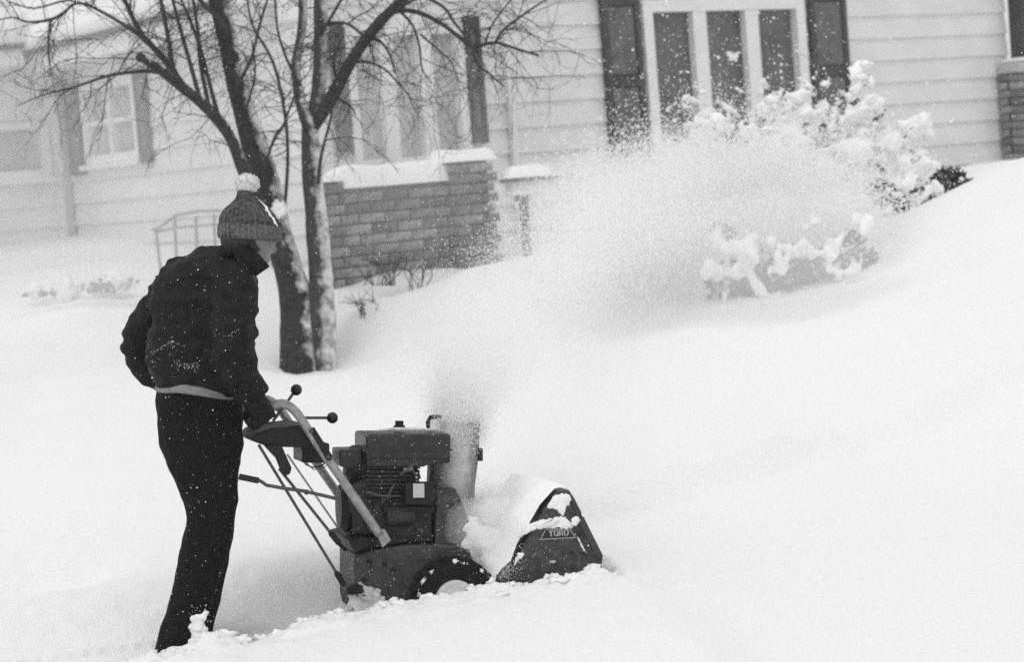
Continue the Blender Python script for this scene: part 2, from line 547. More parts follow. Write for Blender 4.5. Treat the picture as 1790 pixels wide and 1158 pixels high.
rc_ = random.Random(3)
cl_ = MB()
for _ in range(260):
    s_ = rc_.uniform(-1.3, S_FRONT + .05)
    d_ = NEAR_OFF + .01 + rc_.gauss(-.03, .05)
    x = OM.x + PATH_D.x * s_ + PATH_N.x * d_
    y = OM.y + PATH_D.y * s_ + PATH_N.y * d_
    r_ = rc_.choice((.004, .005, .006, .008, .011, .016))
    cl_.ball((x, y, ground_z(x, y) - r_ * .2), r_ * 1.3, 9, 7, (rc_.uniform(.7, 1.6), rc_.uniform(.7, 1.4), rc_.uniform(.5, .9)), jag=1.1, freq=1.9)
clods = link('snow_clods', cl_.mesh('snow_clods', smooth=True), M['snow_clump'])
tag(clods, 'loose crumbs of snow along the edge of the cleared path', kind='stuff')

# ------------------------------------------------------------------ the house: facade frames
ANG = math.radians(34.0)
FD = Vector((math.cos(ANG), math.sin(ANG), 0))          # along the front, away to the right
FN = Vector((math.sin(ANG), -math.cos(ANG), 0))         # out of the front, to the camera
C0 = P(1000, 300, 16.7)
C0 = Vector((C0.x, C0.y, 0))
class Face:
    def __init__(s, o, d, n):
        s.o, s.d, s.n = o, d, n
    def uv(s, px, py, off=0.0):
        q = hit(px, py, s.o + s.n * off, s.n)
        return (q - s.o).dot(s.d), q.z
    def pt(s, u, z, off=0.0):
        return s.o + s.d * u + s.n * off + Vector((0, 0, z))
    def slab(s, mb, u0, u1, z0, z1, n0, n1):
        return mb.hexa([s.pt(u0, z0, n1), s.pt(u1, z0, n1), s.pt(u1, z0, n0), s.pt(u0, z0, n0),
                        s.pt(u0, z1, n1), s.pt(u1, z1, n1), s.pt(u1, z1, n0), s.pt(u0, z1, n0)])
FRONT = Face(C0, FD, FN)
u_corner = FRONT.uv(562, 300)[0]
CORNER = FRONT.pt(u_corner, 0)
SIDE = Face(CORNER, -FN, -FD)                            # runs back to the left, faces left
u_in = SIDE.uv(121, 300)[0]
INNER = SIDE.pt(u_in, 0)
WING = Face(INNER, -FD, FN)                              # projecting wing at the far left
house = thing('house', CORNER + Vector((0, 0, 1.0)), 'pale clapboard house with dark shutters behind the snowy yard', 'house')
EXPO = 0.2
Z0, ZTOP = 0.9, 4.1
def siding(face, u0, u1, holes, z0=Z0, ztop=ZTOP):
    z = z0
    while z < ztop - 0.01:
        z1 = min(z + EXPO, ztop)
        spans = [(u0, u1)]
        extra = []
        for (a, b, c, d) in holes:
            if z < d - 0.02 and z1 > c + 0.02:
                nsp = []
                for (p, q) in spans:
                    if b <= p or a >= q: nsp.append((p, q))
                    else:
                        if a - p > 0.03: nsp.append((p, a))
                        if q - b > 0.03: nsp.append((b, q))
                spans = nsp
                if c > z + 0.01: extra.append((max(a, u0), min(b, u1), z, c))
                if d < z1 - 0.01: extra.append((max(a, u0), min(b, u1), d, z1))
        for (p, q) in spans:
            # lapped board: butt stands 26 mm proud, top edge tucked behind the next
            mb = MB().hexa([face.pt(p, z, 0.030), face.pt(q, z, 0.030), face.pt(q, z, -0.02), face.pt(p, z, -0.02),
                            face.pt(p, z1 + 0.006, 0.004), face.pt(q, z1 + 0.006, 0.004), face.pt(q, z1 + 0.006, -0.02), face.pt(p, z1 + 0.006, -0.02)])
            build(mb, 'siding_board', 'siding', house)
        for (p, q, za, zb) in extra:
            n0, n1 = 0.030 - 0.026 * (za - z) / EXPO, 0.030 - 0.026 * (zb - z) / EXPO
            mb = MB().hexa([face.pt(p, za, n0), face.pt(q, za, n0), face.pt(q, za, -0.02), face.pt(p, za, -0.02),
                            face.pt(p, zb, n1), face.pt(q, zb, n1), face.pt(q, zb, -0.02), face.pt(p, zb, -0.02)])
            build(mb, 'siding_board', 'siding', house)
        z = z1
def window(face, u0, u1, z0, z1, cols, rows=1, fw=0.07, mull=0.1, glass='pane', rail=0.045, label=None):
    """frame, mullions, sill and one glass part per light"""
    f = MB()
    o0, o1 = -0.05, 0.055
    face.slab(f, u0, u0 + fw, z0, z1, o0, o1)
    face.slab(f, u1 - fw, u1, z0, z1, o0, o1)
    face.slab(f, u0 + fw, u1 - fw, z1 - fw, z1, o0, o1)
    face.slab(f, u0 + fw, u1 - fw, z0, z0 + fw, o0, o1)
    W = (u1 - u0 - 2 * fw - mull * (cols - 1)) / cols
    H = (z1 - z0 - 2 * fw - rail * (rows - 1)) / rows
    for c in range(1, cols):
        a = u0 + fw + c * W + (c - 1) * mull
        face.slab(f, a, a + mull, z0 + fw, z1 - fw, o0, 0.045)
    for r in range(1, rows):
        b = z0 + fw + r * H + (r - 1) * rail
        for c in range(cols):
            a = u0 + fw + c * (W + mull)
            face.slab(f, a, a + W, b, b + rail, o0, 0.03)
    w = build(f, 'window', 'trim', house, label=label)
    for c in range(cols):
        for r in range(rows):
            a, b = u0 + fw + c * (W + mull), z0 + fw + r * (H + rail)
            build(face.slab(MB(), a, a + W, b, b + H, -0.045, -0.03), 'pane', glass, w)
    build(face.slab(MB(), u0 - 0.05, u1 + 0.05, z0 - 0.05, z0 - 0.004, -0.04, 0.1), 'sill', 'trim', w)
    sn = MB()
    n = 14
    rs = []
    for i in range(n + 1):
        u = u0 + (u1 - u0) * i / n
        hh = 0.035 + 0.02 * noise.noise(Vector((u * 4, z0, 2)))
        hh *= min(1, 4 * min(i, n - i) / n + 0.1)
        rs.append([face.pt(u, z0 - 0.003, -0.028), face.pt(u, z0 - 0.003, 0.095), face.pt(u, z0 + hh * .7, 0.08), face.pt(u, z0 + hh, 0.02), face.pt(u, z0 + hh, -0.028)])
    build(sn.rings(rs), 'sill_snow', 'snow_clump', w, True)
    return w
def shutter(face, u0, u1, z0, z1, split=None):
    f = MB()
    st = 0.055 if u1 - u0 > 0.25 else 0.04
    face.slab(f, u0, u1, z0, z1, 0.031, 0.05)
    face.slab(f, u0, u0 + st, z0, z1, 0.05, 0.075)
    face.slab(f, u1 - st, u1, z0, z1, 0.05, 0.075)
    sp = split if split is not None else (z0 + z1) / 2
    face.slab(f, u0 + st, u1 - st, z0, z0 + 0.11, 0.05, 0.0745)
    face.slab(f, u0 + st, u1 - st, sp - 0.045, sp + 0.045, 0.05, 0.0745)
    face.slab(f, u0 + st, u1 - st, z1 - 0.09, z1, 0.05, 0.0745)
    s = build(f, 'shutter', 'shutter', house)
    for a, b in ((z0 + 0.11, sp - 0.045), (sp + 0.045, z1 - 0.09)):
        build(face.slab(MB(), u0 + st + .006, u1 - st - .006, a + .006, b - .006, 0.051, 0.066), 'panel', 'shutter_panel', s, bevel=0.012)
    return s

# front: picture window with two shutters
def U(px, py): return FRONT.uv(px, py)[0]
def Z(px, py, face=FRONT, off=0.0): return face.uv(px, py, off)[1]
wz0 = Z(1090, 275)
wz1 = Z(1260, -2)
pw0, pw1 = U(1126, 140), U(1408, 140)
h1 = (pw0, pw1, wz0, wz1)
pz0, pz1 = Z(700, 292), Z(700, 45)
qw0, qw1 = U(606, 170), U(812, 170)
h2 = (qw0, qw1, pz0, pz1)
u_end = U(1762, 150)
siding(FRONT, u_corner + 0.09, u_end, [h1, h2])
window(FRONT, *h1, cols=3, fw=0.10, mull=0.145)
window(FRONT, *h2, cols=3, fw=0.07, mull=0.12, glass='curtain')
sz0 = Z(1095, 287)
shutter(FRONT, U(1052, 140), U(1118, 140), sz0, wz1 + 0.05, Z(1085, 142))
shutter(FRONT, U(1414, 140), U(1478, 140), sz0, wz1 + 0.05, Z(1445, 125))
s2 = Z(820, 252)
shutter(FRONT, U(814, 170), U(840, 170), s2, Z(815, 30), Z(820, 150))
shutter(FRONT, U(578, 170), U(601, 170), s2, Z(600, 40), Z(590, 170))
# corner boards, downspout
cb = MB()
FRONT.slab(cb, u_corner - 0.04, u_corner + 0.09, Z0, ZTOP, -0.02, 0.045)
build(cb, 'corner_board', 'trim', house)
ds = MB()
FRONT.slab(ds, U(879, 150), U(889, 150), Z0, ZTOP - 0.1, 0.031, 0.075)
build(ds, 'downspout', 'siding', house)

# side wall with one sash window, and the wing
sw0, sw1 = SIDE.uv(248, 210)[0], SIDE.uv(152, 210)[0]
szb, szt = Z(200, 283, SIDE), Z(200, 138, SIDE)
h3 = (sw0, sw1, szb, szt)
siding(SIDE, 0.045, u_in, [h3], 1.0, Z(250, 95, SIDE))
window(SIDE, *h3, cols=2, rows=2, fw=0.075, mull=0.06, glass='curtain')
shutter(SIDE, SIDE.uv(268, 210)[0], SIDE.uv(251, 210)[0], szb - 0.05, szt + 0.05)
shutter(SIDE, SIDE.uv(149, 210)[0], SIDE.uv(127, 210)[0], szb - 0.08, szt + 0.05)
gw1, gw0 = WING.uv(-60, 260)[0], WING.uv(84, 260)[0]
gzb, gzt = Z(40, 312, WING), Z(40, 214, WING)
WZT = Z(60, 120, WING)
wu = 5.0
siding(WING, 0.12, wu, [(gw0, gw1, gzb, gzt)], 1.0, WZT)
window(WING, gw0, gw1, gzb, gzt, cols=1, fw=0.07, glass='curtain')
cb = MB()
WING.slab(cb, 0.0, 0.12, 1.0, WZT, -0.02, 0.05)
build(cb, 'corner_board', 'trim', house)
cb = MB()
SIDE.slab(cb, u_in - 0.10, u_in - 0.055, 1.0, WZT - 0.1, 0.032, 0.085)
build(cb, 'downspout', 'iron', house)

# roofs: eaves with fascia, snow on top
def roof(face, u0, u1, zt, over, rise, depth, th_snow, gap=True):
    e = MB()
    face.slab(e, u0, u1, zt, zt + 0.16, -0.02, over)
    build(e, 'eave', 'trim', house)
    r, s = MB(), MB()
    n = 40
    a0 = lambda u, off, dz: face.pt(u, zt + 0.162 + dz + (over - off) * rise, off)
    r.hexa([a0(u0, over + .04, 0), a0(u1, over + .04, 0), a0(u1, -depth, 0), a0(u0, -depth, 0),
            a0(u0, over + .04, .05), a0(u1, over + .04, .05), a0(u1, -depth, .05), a0(u0, -depth, .05)])
    ro = build(r, 'roof', 'darkwood', house)
    rs = []
    for i in range(n + 1):
        u = u0 - 0.02 + (u1 - u0 + 0.04) * i / n
        t = th_snow * (1 + 0.25 * noise.noise(Vector((u * 1.1, zt, 4))))
        rs.append([a0(u, over + .04, .053), a0(u, over + .09, .06 + t * .35), a0(u, over + .05, .05 + t * .8), a0(u, over - .1, .05 + t),
                   a0(u, -depth * .5, .05 + t), a0(u, -depth, .05 + t), a0(u, -depth, .053)])
    build(s.rings(rs), 'roof_snow', 'snow_clump', ro, True)
siz = Z(250, 95, SIDE)
roof(FRONT, u_corner - 0.5, u_end + 1.0, ZTOP, 0.45, 0.4, 4.0, 0.25)
roof(SIDE, 0.5, u_in + 3.0, siz, 0.40, 0.42, 3.2, 0.22)
roof(WING, 0.5, wu + 0.3, WZT, 0.40, 0.42, 3.2, 0.22)

# brick work helper: individual bricks on a mortar core
BR_L, BR_H, BR_D, JT = 0.20, 0.062, 0.09, 0.012
bm_mesh = None
def brick_mesh():
    global bm_mesh
    if bm_mesh is None:
        mb = MB().box((0, 0, 0), Vector((BR_L / 2, 0, 0)), Vector((0, BR_D / 2, 0)), Vector((0, 0, BR_H / 2)))
        bm_mesh = mb.mesh('brick')
        bm_mesh.materials.append(M['brick'])
    return bm_mesh
def brickwork(root, face, u0, u1, z0, z1, off, rng):
    rows = int((z1 - z0) / (BR_H + JT))
    for r in range(rows):
        zc = z0 + (r + 0.5) * (BR_H + JT)
        a = u0 - (BR_L / 2 if r % 2 else 0)
        while a < u1 - 0.02:
            p, q = max(a, u0), min(a + BR_L, u1)
            if q - p > 0.03:
                o = bpy.data.objects.new('brick', brick_mesh())
                COL.objects.link(o)
                o.parent = root
                o.location = face.pt((p + q) / 2, zc, off + rng.uniform(-0.004, 0.005)) - ORG[root.name]
                o.rotation_euler = (0, 0, math.atan2(face.d.y, face.d.x) + rng.uniform(-.01, .01))
                o.scale = ((q - p) / BR_L, 1, 1)
            a += BR_L + JT
rb = random.Random(5)
def snow_bed(face, u0, u1, n0, n1, z, h, name, parent, seed=0.0, step=0.05):
    mu, mn = max(4, int((u1 - u0) / step)), max(4, int((n1 - n0) / step))
    mb = MB()
    top = []
    for j in range(mn + 1):
        for i in range(mu + 1):
            fu, fn = i / mu, j / mn
            e = min(fu, 1 - fu) * (u1 - u0)
            e2 = min(fn, 1 - fn) * (n1 - n0)
            k = min(1, (min(e, e2) / (h * 0.8 + 1e-4))) 
            k = math.sqrt(max(0, 1 - (1 - k) ** 2))
            u, n_ = u0 + (u1 - u0) * fu, n0 + (n1 - n0) * fn
            q = face.pt(u, 0, n_)
            top.append(face.pt(u, z + 0.004 + h * k * (0.9 + 0.35 * noise.noise(Vector((q.x * 2.5 + seed, q.y * 2.5, 3)))), n_))
    fs = [(j * (mu + 1) + i, j * (mu + 1) + i + 1, (j + 1) * (mu + 1) + i + 1, (j + 1) * (mu + 1) + i) for j in range(mn) for i in range(mu)]
    mb.add(top, fs)
    b = [face.pt(u0, z + .003, n0), face.pt(u1, z + .003, n0), face.pt(u1, z + .003, n1), face.pt(u0, z + .003, n1)]
    mb.add(b, [(0, 3, 2, 1)])
    return build(mb, name, 'snow_clump', parent, True)

# brick planter below the porch window with its end pier
PO = 1.0                                               # distance of its front from the wall
pl0, plz = FRONT.uv(612, 470, PO)
pl1 = FRONT.uv(803, 380, PO)[0]
ptop = FRONT.uv(690, 324, PO)[1]
pbot = 0.95
planter = thing('brick_planter', FRONT.pt(pl0, pbot, PO), 'long low brick planter wall heaped with snow under the porch window', 'planter')
build(FRONT.slab(MB(), pl0, pl1, pbot, ptop, PO - .3, PO - 0.05), 'core', 'mortar', planter)
brickwork(planter, FRONT, pl0, pl1, pbot, ptop, PO - 0.045, rb)
snow_bed(FRONT, pl0 - .03, pl1, PO - .32, PO + 0.02, ptop, 0.17, 'snow_cap', planter)
def pier(u0, u1, z0, z1, n0, n1, label, snow_h):
    t = thing('brick_pier', FRONT.pt(u0, z0, n1), label, 'brick pier')
    build(FRONT.slab(MB(), u0 + .05, u1 - .05, z0, z1, n0 + .05, n1 - .05), 'core', 'mortar', t)
    brickwork(t, FRONT, u0, u1, z0, z1, n1 - 0.045, rb)
    lf = Face(FRONT.pt(u0, 0, n0), FN, -FD)
    brickwork(t, lf, 0.0, n1 - n0 - .095, z0, z1, -0.045, rb)
    rf = Face(FRONT.pt(u1, 0, n0), FN, FD)
    brickwork(t, rf, 0.0, n1 - n0 - .095, z0, z1, -0.045, rb)
    snow_bed(FRONT, u0 - .015, u1 + .015, n0, n1 + .015, z1, snow_h, 'snow_cap', t, 2.0, 0.03)
    return t
pa, pb = FRONT.uv(804, 380, PO + .12)[0], FRONT.uv(874, 380, PO + .12)[0]
pier(pa, pb, pbot, FRONT.uv(840, 281, PO + .12)[1], PO - .28, PO + .12, 'square brick pier with snow cap beside the snow-topped table', 0.10)
pa, pb = FRONT.uv(572, 380, PO)[0], FRONT.uv(604, 380, PO)[0]
pier(pa, pb, pbot, FRONT.uv(590, 318, PO)[1], PO - .25, PO, 'narrow brick pier half hidden behind the snowy tree trunk', 0.05)
# entrance pier at the far right: brick foot, stone cap, dark post
EO = 0.28
ea = FRONT.uv(1747, 180, 0.05)[0]
eb = ea + 0.75
ez = FRONT.uv(1765, 128, EO)[1]
ent = thing('porch_post', FRONT.pt(ea, 1.2, EO), 'dark porch post on a brick foot with pale stone cap at the right edge', 'porch post')
build(FRONT.slab(MB(), ea + .05, eb - .05, 1.2, ez, .05, EO - .05), 'core', 'mortar', ent)
brickwork(ent, FRONT, ea, eb, 1.2, ez, EO - .045, rb)
brickwork(ent, Face(FRONT.pt(ea, 0, 0.05), FN, -FD), 0, EO - .15, 1.2, ez, -.045, rb)
build(FRONT.slab(MB(), ea - .0, eb + .05, ez + .002, ez + .11, 0.03, EO + .05), 'cap', 'stone', ent, bevel=.03)
snow_bed(FRONT, ea + .02, eb + .04, .05, EO + .03, ez + .11, 0.03, 'snow_cap', ent, 1.0, .03)
eu = FRONT.uv(1764, 60, .06)[0]
build(FRONT.slab(MB(), eu, eu + .4, ez + .113, ZTOP - .003, .06, EO - .06), 'post', 'darkwood', ent, bevel=.01)

# snow topped table
TD = 14.6
tc_, te_ = P(886, 316, TD), P(976, 310, TD)
TB = Face(Vector((tc_.x, tc_.y, 0)), Vector((1, 0.12, 0)).normalized(), Vector((0.12, -1, 0)).normalized())
tl = (te_ - tc_).length
tz = tc_.z
table = thing('garden_table', P(925, 462, TD), 'snow-topped outdoor table on a dark leg right of the brick pier', 'table')
build(TB.slab(MB(), 0, tl, tz - .015, tz + .012, -.4, .03), 'table_top', 'darkwood', table)
build(TB.slab(MB(), .03, tl - .03, tz - .11, tz - .017, -.36, -.01), 'apron', 'trim', table)
lg = P(924, 400, TD)
lu = (lg - TB.o).dot(TB.d)
lm = MB()
lz0 = P(926, 470, TD).z - .1
TB.slab(lm, lu - .032, lu + .032, lz0, tz - .16, -.2, -.13)
TB.slab(lm, lu - .05, lu + .05, tz - .16, tz - .112, -.22, -.11)
build(lm, 'leg', 'darkwood', table, bevel=.006)
snow_bed(TB, 0.0, tl - .03, -.38, .02, tz + .012, 0.085, 'snow_cap', table, 5.0, .03)

# iron handrail by the side wall
rail = thing('handrail', P(300, 465, 15.5), 'thin grey iron handrail beside the side wall steps', 'handrail')
for (a, b) in (((272, 400), (284, 500)), ((305, 382), (310, 490)), ((342, 378), (346, 490)), ((374, 374), (378, 480))):
    build(MB().tube([P(*a, 15.5), P(*b, 15.5)], .012, 6), 'baluster', 'iron', rail)
build(MB().tube([P(266, 402, 15.5), P(278, 398, 15.5), P(308, 376, 15.5), P(345, 369, 15.5), P(384, 368, 15.5), P(420, 366, 15.5)], .014, 6), 'top_rail', 'iron', rail)
build(MB().tube([P(276, 405, 15.51), P(310, 398, 15.51), P(384, 392, 15.51), P(420, 390, 15.51)], .010, 6), 'lower_rail', 'iron', rail)

# ------------------------------------------------------------------ the bare tree
def smooth_path(pts, sub=4):
    out = []
    n = len(pts)
    for i in range(n - 1):
        p0, p1, p2, p3 = pts[max(i - 1, 0)], pts[i], pts[i + 1], pts[min(i + 2, n - 1)]
        for k in range(sub):
            t = k / sub
            out.append(tuple(0.5 * ((2 * b) + (-a + c) * t + (2 * a - 5 * b + 4 * c - d) * t * t + (-a + 3 * b - 3 * c + d) * t ** 3)
                             for a, b, c, d in zip(p0, p1, p2, p3)))
    out.append(tuple(pts[-1]))
    return out
TREE_D = 13.0
SPX = TREE_D / F
tree = thing('bare_tree', (TREE_BASE[0] + TREE_BASE[1]) / 2 - Vector((0, 0, .1)), 'bare multi-stemmed tree with snow driven onto its trunks', 'tree')
def limb(pts, name, m, n=8, jitter=0.0, d0=0.0, d1=0.0, collect=None, parent=tree):
    sp = smooth_path([(p[0], p[1], p[2]) for p in pts], 12 if name == 'trunk' else 4)
    P3, R3 = [], []
    for i, (x, y, r) in enumerate(sp):
        t = i / max(1, len(sp) - 1)
        d = TREE_D + d0 + (d1 - d0) * t
        q = P(x, y, d)
        if jitter:
            q += Vector((noise.noise(q * 2.0), noise.noise(q * 2.0 + Vector((9, 0, 0))), 0)) * jitter
        P3.append(q)
        R3.append(r * SPX * (1 + (0.12 * noise.noise(q * 4.0) if r > 8 else 0)))
    if collect is not None:
        collect.append((P3, R3))
    mb = MB().tube(P3, R3, n)
    if name == 'trunk':
        for k, q in enumerate(mb.v):
            c_ = P3[k // n]
            w_ = noise.noise(Vector((q.x * 26, q.y * 26, q.z * 7))) * .5 + noise.noise(Vector((q.x * 55, q.y * 55, q.z * 16))) * .3 + noise.noise(q * 5) * .5
            mb.v[k] = c_ + (q - c_) * (1 + .13 * w_)
    if name:
        return build(mb, name, m, parent, True)
    return mb
BR = []
limb([(530, 690, 44), (529, 652, 38), (527, 610, 34), (522, 560, 31), (514, 510, 29), (502, 468, 26), (492, 430, 24.5), (482, 390, 23.5), (463, 310, 23), (441, 240, 22), (416, 150, 20), (401, 80, 19), (382, 0, 18), (362, -90, 16), (345, -200, 13), (335, -330, 8)], 'trunk', 'bark_dark', 30, 0.012, 0, .3)
limb([(562, 700, 40), (562, 650, 32), (563, 600, 27), (563, 550, 25), (560, 500, 21.5), (558, 465, 19.5), (554, 400, 19), (548, 340, 18), (543, 270, 17), (540, 205, 16)], 'trunk', 'bark', 30, 0.012, .02, .1)
limb([(541, 225, 13), (525, 175, 10), (517, 115, 8.5), (527, 55, 8), (529, 0, 8), (514, -60, 7), (500, -160, 5), (490, -260, 3)], 'limb', 'bark', 10, 0.0, .05, .2, BR)
limb([(543, 220, 13), (556, 155, 13), (561, 70, 13), (561, 0, 12.5), (565, -80, 11), (572, -200, 8), (565, -330, 4)], 'limb', 'bark', 10, 0.01, .1, .0, BR)
limb([(545, 228, 11), (577, 175, 12), (612, 110, 11), (642, 65, 10), (672, 30, 9), (712, -10, 8), (780, -80, 7), (850, -170, 4)], 'limb', 'bark_bare', 10, 0, .1, -.5, BR)
limb([(505, 460, 10), (472, 400, 10), (430, 310, 10), (405, 245, 10), (380, 208, 10), (350, 178, 9.5), (312, 147, 9), (285, 126, 8.5), (262, 110, 7.5), (241, 96, 7)], 'limb', 'bark_bare', 10, 0, -.1, -.4, BR)
thin = [
    [(290, 128, 4.5), (250, 124, 3.6), (190, 132, 3), (130, 152, 2.4), (75, 166, 1.4), (30, 185, .8)],
    [(320, 152, 5), (290, 105, 4.5), (250, 62, 4.5), (225, 15, 4), (200, -50, 3), (180, -130, 2)],
    [(318, 150, 4.5), (275, 92, 4), (230, 52, 3.4), (170, 16, 3), (135, 5, 2.8), (110, 22, 2.4), (88, 34, 3), (50, 38, 2.4), (20, 30, 1.6), (-20, 40, 1)],
    [(330, 160, 5.5), (303, 120, 5), (296, 75, 4.6), (284, 15, 4), (270, -60, 3), (262, -140, 2)],
    [(352, 182, 4.5), (335, 120, 4), (318, 60, 3.6), (300, -10, 3), (285, -90, 2)],
    [(368, 198, 4), (350, 110, 3.6), (345, 50, 3), (335, -20, 2.6), (322, -110, 1.6)],
    [(388, 225, 4.5), (370, 160, 4), (352, 90, 3.4), (330, 30, 3), (300, -40, 2)],
    [(400, 55, 6), (375, 25, 5), (352, 2, 4.5), (330, -40, 3.4), (300, -110, 2)],
    [(88, 36, 2.2), (84, 80, 2), (87, 112, 1.6)],
    [(170, 16, 2), (120, 0, 2), (60, 14, 1.6), (10, 0, 1)],
    [(497, 370, 3.4), (503, 280, 3.2), (498, 200, 3), (478, 110, 2.6), (440, 40, 2), (430, -30, 1.5)],
    [(561, 46, 4.5), (580, 40, 3.4), (607, 41, 3), (630, 58, 2.6), (650, 80, 2)],
    [(655, 52, 5.5), (690, 20, 5), (730, 21, 4.6), (770, 40, 4.2), (800, 62, 4), (826, 80, 4), (865, 74, 3.2), (900, 84, 2.6), (942, 97, 2.2)],
    [(826, 80, 3.4), (833, 110, 2.8), (850, 125, 2), (880, 150, 1.4)],
    [(866, 74, 3), (880, 52, 2.6), (915, 25, 2.2), (950, 2, 1.6), (990, -20, 1)],
    [(848, 76, 2), (862, 40, 1.8), (900, -10, 1.4)],
    [(690, 20, 2.6), (735, -5, 3), (775, 12, 2.8), (795, 40, 2.4), (826, 78, 2)],
    [(642, 65, 3.5), (665, 72, 2.6), (682, 98, 2.2), (690, 128, 1.4)],
    [(700, 20, 2.6), (722, 45, 2.4), (733, 80, 2.2), (738, 120, 1.6), (755, 145, 1)],
    [(735, 60, 2), (770, 90, 1.6), (790, 110, 1.2), (800, 140, .9)],
    [(592, 150, 3), (586, 130, 3), (584, 100, 2.4), (600, 60, 1.6)],
    [(583, 165, 2.6), (600, 178, 2.2), (613, 186, 1.8), (622, 200, 1.2)],
    [(556, 320, 3.5), (562, 270, 3), (575, 220, 2.4), (583, 180, 2)],
    [(561, 60, 3), (590, 10, 2.6), (620, -40, 2)],
    [(415, 150, 4), (440, 100, 3), (452, 50, 2.6), (470, -10, 2)],
    [(460, 300, 3), (480, 240, 2.6), (497, 215, 2.2), (520, 150, 1.6)],
    [(430, 190, 2.6), (446, 130, 2), (440, 70, 1.6)],
    [(525, 150, 3), (500, 100, 2.4), (485, 50, 2), (480, -10, 1.5)],
    [(612, 110, 3), (640, 108, 2.4), (672, 120, 2), (700, 150, 1.4), (715, 165, .9)],
]
rt = random.Random(21)
for pts in thin:
    dd = rt.uniform(-.6, .6)
    limb(pts, 'branch', 'twig', 6, 0, 0, dd, BR)
tw = MB()
def twig(p, d, L, r, lvl):
    n = 5 if lvl == 0 else 4
    pts, cur, dr = [p], p.copy(), d.normalized()
    for i in range(n):
        dr = (dr + Vector((rt.gauss(0, .22), rt.gauss(0, .18), rt.gauss(0, .22) - .10))).normalized()
        cur = cur + dr * (L / n)
        pts.append(cur.copy())
    tw.tube(pts, [r * (1 - .75 * i / n) for i in range(n + 1)], 3, False)
    if lvl < 2:
        for i in range(1, n + 1):
            if rt.random() < (0.75 if lvl == 0 else .55):
                sd = (dr + Vector((rt.gauss(0, .8), rt.gauss(0, .7), rt.gauss(0, .8)))).normalized()
                twig(pts[i], sd, L * rt.uniform(.35, .65), r * .62, lvl + 1)
for P3, R3 in BR:
    L = sum((b - a).length for a, b in zip(P3, P3[1:]))
    k = int(L / 0.135) + 2
    for _ in range(k):
        i = rt.randrange(max(1, len(P3) // 4), len(P3) - 1)
        t = (P3[i + 1] - P3[i]).normalized()
        sd = Vector((rt.gauss(0, 1), rt.gauss(0, .8), rt.gauss(0.15, .9))).normalized()
        twig(P3[i].copy(), (t * .7 + sd).normalized(), rt.uniform(.22, .6), min(R3[i] * .55, rt.uniform(.0035, .0055)), 0)
build(tw, 'crown', 'twig', tree, label='fine bare twigs of the crown', kind='stuff')
# driven snow packed in the crotch and on stubs
cs = MB()
for (x, y, r, dz) in ((487, 366, 12, -.10),):
    cs.ball(P(x, y, TREE_D + dz), r * SPX, 12, 8, (1.1, .8, 1.2), jag=.8)
build(cs, 'packed_snow', 'snow_clump', tree, True)

# ------------------------------------------------------------------ snow laden shrubs
rs_ = random.Random(33)
def leaf_cloud(mb, c, ext, n, size):
    for _ in range(n):
        while True:
            d = Vector((rs_.uniform(-1, 1), rs_.uniform(-1, 1), rs_.uniform(-1, 1)))
            if .15 < d.length < 1: break
        p = c + Vector((d.x * ext[0], d.y * ext[1], d.z * ext[2]))
        a = Vector((rs_.gauss(0, 1), rs_.gauss(0, 1), rs_.gauss(0, 1))).normalized()
        b = a.cross(Vector((rs_.gauss(0, 1), rs_.gauss(0, 1), rs_.gauss(0, 1)))).normalized()
        s = size * rs_.uniform(.6, 1.3)
        mb.add([p - a * s, p + b * s * .45, p + a * s, p - b * s * .45], [(0, 1, 2, 3)])
def clump(mb, p, r):
    a = Vector((rs_.gauss(0, 1), rs_.gauss(0, .5), rs_.gauss(0, .8))).normalized()
    b = a.cross(Vector((rs_.gauss(0, 1), rs_.gauss(0, 1), rs_.gauss(0, 1)))).normalized()
    mb.ball(p, r, 11, 8, (rs_.uniform(.7, 1.8), rs_.uniform(.5, 1.0), rs_.uniform(.5, 1.0)), (a, b, a.cross(b)), jag=1.0, freq=1.7)
def shrub(base, D, outline_leaf, outline_snow, stems, label, lsize=.035, seeds=0):
    t = thing('snowy_shrub', P(*base, D), label, 'shrub', None)
    lf, sn, st = MB(), MB(), MB()
    for (x, y, rx, ry, n) in outline_leaf:
        s = D / F
        leaf_cloud(lf, P(x, y, D), (rx * s, rx * s * .8, ry * s), n, lsize)
    for (x, y, r) in outline_snow:
        s = D / F
        for _ in range(9):
            clump(sn, P(x + rs_.gauss(0, r * .6), y + rs_.gauss(0, r * .5), D - .14 + rs_.gauss(0, .10)), r * s * rs_.choice((.22, .3, .42, .6, .8)))
    for (x, y) in stems:
        b0 = P(base[0] + rs_.gauss(0, 12), base[1], D)
        e = P(x, y, D + rs_.gauss(0, .1))
        m_ = (b0 + e) / 2 + Vector((rs_.gauss(0, .05), 0, rs_.uniform(0, .08)))
        st.tube([b0 - Vector((0, 0, .15)), m_, e], [.012, .008, .004], 5)
    build(st, 'stem', 'twig', t)
    build(lf, 'foliage', 'leaf', t)
    build(remeshed(sn, .017, 2, lambda q, n_: .014 * noise.noise(q * 13) + .007 * noise.noise(q * 34)), 'snow_caps', 'snow_clump', t, True, kind='stuff')
    return t
